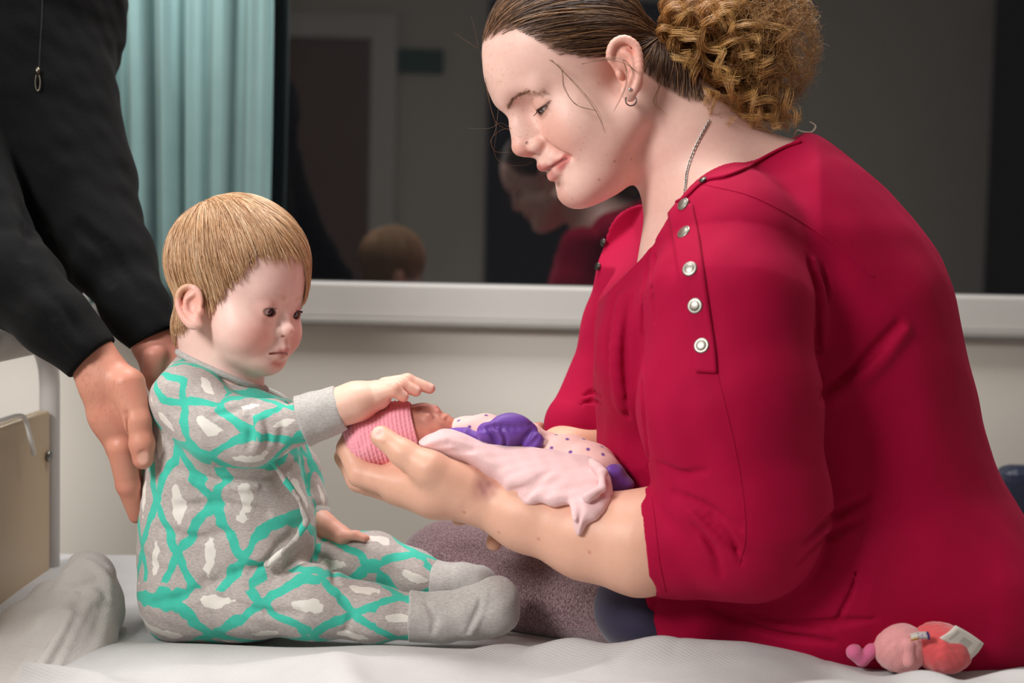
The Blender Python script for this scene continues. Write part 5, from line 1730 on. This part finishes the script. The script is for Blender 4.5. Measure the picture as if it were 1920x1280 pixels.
# fine hairs on the wrist
rr = np.random.default_rng(2)
cxy = np.stack([rr.uniform(150, 240, 260), rr.uniform(655, 790, 260)], 1)
q, n_, ok = hit(MA, cxy)
ok &= np.abs(q[:, 1] + 80) < 90
q = q[ok]; n_ = n_[ok]
dh = np.array((0.1, -0.1, -1.0)) + rr.normal(0, 0.35, q.shape) + n_ * 0.45
dh /= np.linalg.norm(dh, axis=1, keepdims=True)
t_ = np.linspace(0, 1, 4)[None, :, None]
Lh = q[:, None] + dh[:, None] * t_ * rr.uniform(5, 11, (len(q), 1, 1)) - n_[:, None] * t_ ** 2 * 2.0
strands_mesh('wrist_hair', Lh, 0.09, M_hair, man, np.repeat(s2l((150, 102, 80))[None], len(q), 0))['kind'] = 'stuff'
print('man', round(time.time() - T0, 1))
# ================================================================= the newborn, dressed and wrapped
NB = SDF()
ua = np.array((0.975, 0.0, 0.22)); RB = basis(ua, [0, -0.25, 1])
NB.u(ell(P(745, 818, -48), (84, 60, 57), RB))
NB.u(ell(P(803, 800, -52), (40, 40, 34), RB), 20)
NB.u(ell(P(792, 776, -50), (22, 30, 16), RB), 14)                # brow
NB.s(sph(P(806, 776, -82), 10), 10); NB.s(sph(P(806, 768, -22), 10), 10)
NB.u(sph(P(802, 784, -80), 10), 8); NB.u(sph(P(802, 777, -24), 10), 8)     # closed lids
NB.u(chain([N(803, 772, -54, 7), N(815, 767, -55, 8)], 3), 6)
NB.u(sph(P(820, 772, -62), 5), 4); NB.u(sph(P(820, 770, -48), 5), 4)
NB.u(chain([N(832, 784, -70, 4), N(837, 781, -57, 5), N(833, 781, -42, 4)], 3), 5)
NB.u(chain([N(838, 791, -68, 4), N(842, 788, -57, 5), N(839, 788, -44, 4)], 3), 5)
NB.u(sph(P(842, 798, -56), 13), 10)
NB.u(ell(P(812, 806, -78), (26, 16, 18)), 12)                    # cheek
NB.u(chain([N(840, 815, -48, 26), N(880, 825, -42, 32), N(980, 845, -76, 36), N(1060, 870, -104, 32)], 14), 14)
NB.u(chain([N(1080, 875, -112, 20), N(1120, 890, -126, 16), N(1140, 900, -130, 12)], 8), 10)
NB.u(chain([N(905, 815, -72, 17), N(960, 820, -82, 14), N(1000, 806, -75, 11), N(1012, 800, -72, 9)], 8), 8)
v, f = mesh_sdf(NB, P(640, 940, -170) - 20, P(1190, 730, 40) + 30, 2.2)
c = np.repeat(s2l((206, 138, 120))[None], len(v), 0)
def mixv(c, w, col, a): w = (w * a)[:, None]; return c * (1 - w) + s2l(col) * w
c = mixv(c, blob(v, P(790, 785, -75), 42), (160, 104, 90), 0.6)
c = mixv(c, blob(v, P(817, 768, -56), 18), (216, 138, 128), 0.6)
c = mixv(c, np.clip(vnoise(v.astype(f32), 24, 6), 0, 1), (150, 88, 80), 0.35)
c = mixv(c, seg_w(v, [P(797, 797, -92), P(806, 792, -90), P(812, 783, -84)], 3.6, 0.2), (88, 50, 46), 0.8)
c = mixv(c, seg_w(v, [P(834, 787, -72), P(840, 785, -57), P(836, 785, -42)], 3.6, 0.2), (140, 62, 64), 0.8)
newborn = mesh_u('person', v, f, M_skin, None, True, c)
tag(newborn, 'tiny sleeping newborn in a pink knitted hat and spotted dress', 'person')
# knitted hat
HT = SDF()
HT.u(ell(P(738, 818, -50), (88, 68, 64), RB))
HT.u(ell(P(690, 826, -60), (44, 56, 44)), 22)
HT.u(cap(P(668, 812, -70), P(672, 850, -66), 22, 24), 10)
HT.s(chain([N(690, 792, -128, 6), N(688, 812, -128, 7), N(676, 838, -124, 5)], 4), 12)
ed = P(779, 795, -60); en = P(806, 786, -60) - ed; en = en + np.array((0, 0, -2.0)); en /= np.linalg.norm(en)
def knit(p):
    q = p - P(738, 818, -50).astype(f32)
    s = q @ ua.astype(f32); a = np.arctan2(q[:, 2], q[:, 1]) * f32(66)
    row = np.floor(s / 7.5)
    return -1.5 * np.cos(s * f32(6.283 / 7.5)) * (0.55 + 0.45 * np.cos(a * f32(6.283 / 8.5) + row * f32(3.1416)))
HT.d(knit)
HT.i(lambda p: (p - ed.astype(f32)) @ en.astype(f32), 3)
HT.s(ell(P(760, 814, -48), (80, 58, 55), RB), 2)
v, f = mesh_sdf(HT, P(610, 920, -190) - 10, P(830, 710, 60) + 20, 1.9)
mk = NT('pink_knit'); co = mk.obj(); nz = mk.noise(co, 800, 2)
mk.set(color=mk.mix(nz, rgba((244, 140, 160)), rgba((255, 184, 196))), rough=0.9, sheen=0.35); mk.bump(nz, 0.4, 0.0006)
hat = mesh_u('knitted_hat', v, f, mk.m, newborn, True)
hat['label'] = 'pink hand-knitted baby hat'
# dress with purple dots
md_ = NT('spotted_pink_cotton'); co = md_.obj()
md_.set(color=md_.attr('Col'), rough=0.85, sheen=0.15); md_.bump(md_.noise(co, 900, 2), 0.2, 0.0005)
DR = SDF()
DR.u(chain([N(858, 822, -50, 36), N(905, 822, -58, 42), N(980, 846, -78, 46), N(1070, 868, -108, 46), N(1122, 886, -128, 42)], 16), 6)
DR.u(chain([N(872, 806, -70, 24), N(930, 812, -84, 24), N(985, 818, -84, 18), N(1002, 806, -78, 14)], 8), 10)
DR.u(ell(P(1105, 866, -125), (42, 46, 34)), 12)
DR.s(chain([N(1060, 842, -100, 4), N(1090, 840, -100, 5), N(1120, 846, -95, 3)], 4), 12)
DR.d(lambda p: 1.6 * vnoise(p, 45, 3))
DR.i(lambda p: -(p[:, 0] - f32(P(848, 800, -50)[0])), 4)
v, f = mesh_sdf(DR, P(820, 980, -210) - 10, P(1200, 740, 50) + 20, 1.9)
c = np.repeat(s2l((246, 198, 192))[None], len(v), 0)
rr = np.random.default_rng(8); pts_ = []
for i in rr.permutation(len(v))[:6000]:
    if all(((v[i] - q) ** 2).sum() > 27 ** 2 for q in pts_): pts_.append(v[i])
for q in pts_: c = mixv(c, blob(v, q, 4.4, 0.7), (104, 58, 148), 0.95)
dress = mesh_u('dress', v, f, md_.m, newborn, True, c)
dress['label'] = 'pale pink baby dress with small purple dots'
M_purp = plain('purple_satin', (112, 66, 168), 0.5, var=0.08, scale=60, sheen=0.2)
BW = SDF()
BW.u(ell(P(955, 808, -132), (50, 17, 28), basis((1, 0.1, 0.06), (0, -0.2, 1))))
BW.u(ell(P(958, 792, -126), (34, 20, 17)), 8)
BW.u(ell(P(915, 812, -130), (20, 16, 20)), 6)
BW.u(ell(P(998, 826, -132), (20, 15, 17)), 4)
BW.u(chain([N(846, 808, -96, 6), N(875, 811, -110, 9), N(905, 822, -120, 9)], 4), 5)
for pts, r_, k_ in (([(896, 806), (925, 800), (960, 802), (996, 798)], 5, 7), ([(914, 804), (928, 820), (936, 842)], 4.5, 6), ([(1002, 802), (986, 822), (970, 842)], 4.5, 6), ([(980, 842), (996, 834), (1010, 818)], 4, 5), ([(940, 806), (948, 822), (946, 840)], 2.5, 6)):
    crease(BW, pts, r_, k_)
BW.d(lambda p: 1.2 * vnoise(p, 30, 4))
v, f = mesh_sdf(BW, P(830, 870, -190) - 10, P(1040, 750, -70) + 20, 2.0)
mesh_u('bow', v, f, M_purp, dress, True)['label'] = 'big purple satin bow'
HM = SDF()
HM.u(slab([(1128, 868), (1160, 868), (1176, 888), (1190, 908), (1172, 924), (1135, 936), (1100, 930)], -140, 40, 26, 4, 3))
HM.s(chain([N(1168, 880, -182, 2), N(1160, 900, -184, 3), N(1150, 930, -182, 2)], 3), 8)
v, f = mesh_sdf(HM, P(1080, 960, -200) - 10, P(1210, 840, -80) + 10, 2.6)
mesh_u('hem', v, f, M_purp, dress, True)
tube('cord_tag', [P(1012, 824, -88), P(1024, 830, -90), P(1040, 836, -90)], 4.0, plain('white_plastic', (236, 236, 234), 0.4), newborn, 8)
# pink blanket between baby and forearm
BL = SDF()
BL.u(slab([(784, 838), (796, 820), (830, 806), (865, 812), (905, 828), (950, 836), (1010, 838), (1070, 846), (1118, 858), (1140, 884), (1141, 918), (1118, 944), (1092, 956), (1078, 974),
           (1070, 946), (1064, 930), (1038, 932), (1010, 926), (985, 934), (965, 926), (930, 905), (885, 876), (830, 854)], -138, 46, 34, 4, 3, tilt=lambda p: (f32(-0.16) * (p[:, 0] - f32(P(950, 0, -138)[0])) - f32(1.05) * np.maximum(f32(P(950, 850, -138)[2]) - p[:, 2], 0) * smooth01(p[:, 0], f32(P(900, 0, -138)[0]), f32(P(1060, 0, -138)[0]))).astype(f32)))
def bly(x, y): return -138 - 0.16 * (x - 950) * 0.95 - 1.05 * max(y - 850, 0) * 0.95 * float(smooth01(np.float64(x), 900, 1060))
for pts, r, k in (([(800, 838), (840, 832), (870, 838)], 3, 10), ([(825, 850), (860, 845), (885, 842)], 2.5, 9), ([(960, 922), (1010, 905), (1060, 908)], 5, 16),
                  ([(1070, 905), (1100, 918), (1122, 900)], 5, 14), ([(1062, 935), (1095, 928), (1130, 915)], 3, 9), ([(1020, 920), (1035, 900), (1060, 880)], 4, 14), ([(985, 930), (1000, 905), (1030, 880)], 3, 12)):
    BL.s(chain([N(x_, y_, bly(x_, y_) - 44, r) for x_, y_ in pts], 4), k)
BL.u(chain([N(x_, y_, bly(x_, y_) - 34, 8) for x_, y_ in ((1110, 866), (1130, 888), (1128, 914), (1102, 932))], 4), 6)
BL.u(chain([N(x_, y_, bly(x_, y_) - 8, r_) for x_, y_, r_ in ((1074, 935, 8), (1080, 956, 6), (1079, 974, 3))], 4), 6)
BL.d(lambda p: 2.2 * vnoise(p, 70, 3) + 1.0 * vnoise(p, 30, 5))
v, f = mesh_sdf(BL, P(760, 1000, -360) - 20, P(1170, 780, -40) + 20, 2.6)
mpk = NT('pale_pink_flannel'); co = mpk.obj(); nz = mpk.noise(co, 700, 3)
mpk.set(color=mpk.mix(nz, rgba((228, 184, 186)), rgba((240, 204, 204))), rough=0.92, sheen=0.35); mpk.bump(nz, 0.35, 0.0006)
o = mesh_u('baby_blanket', v, f, mpk.m, None, True)
tag(o, 'pale pink flannel baby blanket lying along the forearm of the woman', 'blanket')
print('newborn', round(time.time() - T0, 1))
# ================================================================= soft toy on the sheet, chair behind
def plush(name, c):
    m = NT(name); co = m.obj(); nz = m.noise(co, 700, 3)
    cc = np.array(rgba(c)); m.set(color=m.mix(nz, tuple(np.append(cc[:3] * 0.82, 1)), tuple(np.append(np.minimum(cc[:3] * 1.1, 1), 1))), rough=0.95, sheen=0.5); m.bump(nz, 0.5, 0.001)
    return m.m
TY = -300
toy = empty('soft_toy', P(1700, 1254, TY))
def part(name, S, lo, hi, mat, h=2.6):
    v, f = mesh_sdf(S, lo, hi, h); return mesh_u(name, v, f, mat, toy, True)
lo_, hi_ = P(1540, 1290, TY - 110), P(1880, 1130, TY + 110)
Mp1, Mp2, Mp3 = plush('light_pink_plush', (232, 160, 160)), plush('coral_plush', (222, 84, 88)), plush('rose_plush', (222, 110, 152))
part('body', SDF().u(ell(P(1688, 1214, TY), (46, 46, 42))).d(lambda p: 0.8 * vnoise(p, 14, 3)), lo_, hi_, Mp1)
part('head', SDF().u(ell(P(1764, 1214, TY - 4), (52, 54, 42), basis((0.9, 0, -0.25), (0.2, 0, 1)))).u(sph(P(1770, 1226, TY - 50), 8), 14).d(lambda p: 0.8 * vnoise(p, 14, 5)), lo_, hi_, Mp2)
part('foot', SDF().u(cap(P(1602, 1222, TY), P(1614, 1236, TY), 14, 11)).u(cap(P(1634, 1218, TY), P(1618, 1238, TY), 12, 10), 5), lo_, hi_, Mp3)
part('arm', SDF().u(cap(P(1703, 1210, TY - 38), P(1704, 1240, TY - 44), 10, 10)).u(cap(P(1695, 1200, TY - 30), P(1703, 1210, TY - 38), 8, 10), 5), lo_, hi_, Mp1)
def card(name, pts, y0s, mat, thick):
    q = np.array([P(x, y, yy) for (x, y), yy in zip(pts, y0s)])
    # subdivided quad with a slight curl
    n = 8; V = []
    for i in range(n):
        for j in range(n):
            s_, t_ = i / (n - 1), j / (n - 1)
            V.append((q[0] * (1 - s_) + q[1] * s_) * (1 - t_) + (q[3] * (1 - s_) + q[2] * s_) * t_ + np.array((0, -5 * math.sin(math.pi * t_), 2 * math.sin(math.pi * s_))))
    idx = np.arange(n * n).reshape(n, n); F = np.stack([idx[:-1, :-1], idx[1:, :-1], idx[1:, 1:], idx[:-1, 1:]], -1).reshape(-1, 4)
    uv = np.stack([np.stack([np.repeat(np.linspace(0, 1, n), n), np.tile(np.linspace(0, 1, n), n)], 1)[F[:, k]] for k in range(4)], 1)
    o = mesh_u(name, V, F, mat, toy, True, None, uv)
    md = o.modifiers.new('thick', 'SOLIDIFY'); md.thickness = thick
    return o
# white care label with faint grey print, small woven brand loop with purple and yellow threads
ml = NT('care_label'); uvn = ml.n('ShaderNodeUVMap', uv_map='pat'); sp = ml.n('ShaderNodeSeparateXYZ'); ml.link(uvn.outputs[0], sp.inputs[0])
wv = ml.math('GREATER_THAN', ml.math('FRACT', ml.math('MULTIPLY', sp.outputs[0], 22.0)), 0.5)
inx = ml.math('MULTIPLY', ml.math('MULTIPLY', ml.math('GREATER_THAN', sp.outputs[0], 0.42), ml.math('LESS_THAN', sp.outputs[0], 0.72)), ml.math('MULTIPLY', ml.math('GREATER_THAN', sp.outputs[1], 0.35), ml.math('LESS_THAN', sp.outputs[1], 0.7)))
ln = ml.math('MULTIPLY', ml.math('MULTIPLY', ml.math('GREATER_THAN', sp.outputs[0], 0.16), ml.math('LESS_THAN', sp.outputs[0], 0.24)), ml.math('MULTIPLY', ml.math('GREATER_THAN', sp.outputs[1], 0.2), ml.math('LESS_THAN', sp.outputs[1], 0.8)))
grey = ml.math('ADD', ml.math('MULTIPLY', inx, ml.math('ADD', 0.25, ml.math('MULTIPLY', wv, 0.25))), ml.math('MULTIPLY', ln, 0.35))
ml.set(color=ml.mix(grey, rgba((222, 214, 204)), rgba((120, 116, 118))), rough=0.7)
card('care_label', [(1762, 1196), (1820, 1236), (1845, 1206), (1792, 1172)], [TY - 56, TY - 40, TY - 20, TY - 44], ml.m, 0.001)
mb2 = NT('woven_loop'); uvn = mb2.n('ShaderNodeUVMap', uv_map='pat'); sp = mb2.n('ShaderNodeSeparateXYZ'); mb2.link(uvn.outputs[0], sp.inputs[0])
c1 = mb2.mix(mb2.math('GREATER_THAN', sp.outputs[0], 0.85), rgba((196, 188, 176)), rgba((52, 40, 90)))
c2 = mb2.mix(mb2.math('MULTIPLY', mb2.math('LESS_THAN', sp.outputs[1], 0.4), mb2.math('LESS_THAN', sp.outputs[0], 0.4)), c1, rgba((206, 150, 70)))
blot = mb2.math('GREATER_THAN', mb2.noise(uvn.outputs[0], 9, 2), 0.56)
c3 = mb2.mix(mb2.math('MULTIPLY', blot, mb2.math('GREATER_THAN', sp.outputs[0], 0.35)), c2, rgba((110, 80, 150)))
mb2.set(color=c3, rough=0.7)
card('woven_tag', [(1708, 1202), (1744, 1199), (1741, 1184), (1706, 1188)], [TY - 52, TY - 56, TY - 52, TY - 46], mb2.m, 0.001)
tag(toy, 'small pink and coral plush toy lying on the sheet by the woman', 'soft toy')

# dark navy chair between bed and wall, at the right edge
ch = empty('chair', (0.98 * UPM, 0.66 * UPM, -CAM_H * UPM))
M_navy = plain('navy_vinyl', (34, 42, 66), 0.45); M_leg = plain('black_metal', (30, 30, 32), 0.4, metal=0.6)
cz = float(Wm(1900, 874, 0.56)[2]); cx0 = float(Wm(1876, 874, 0.56)[0])
box('backrest', (cx0, 0.54, cz - 0.34), (cx0 + 0.5, 0.60, cz), M_navy, ch, 0.02)
box('seat', (cx0 + 0.01, 0.48, 0.42), (cx0 + 0.49, 0.86, 0.50), M_navy, ch, 0.02)
for lx in (cx0 + 0.03, cx0 + 0.44):
    box('leg', (lx, 0.56, 0.0), (lx + 0.03, 0.585, cz - 0.1), M_leg, ch, 0.004)
    box('leg', (lx, 0.82, 0.0), (lx + 0.03, 0.845, 0.43), M_leg, ch, 0.004)
tag(ch, 'dark navy vinyl chair standing between the bed and the wall', 'chair')
print('done', round(time.time() - T0, 1))
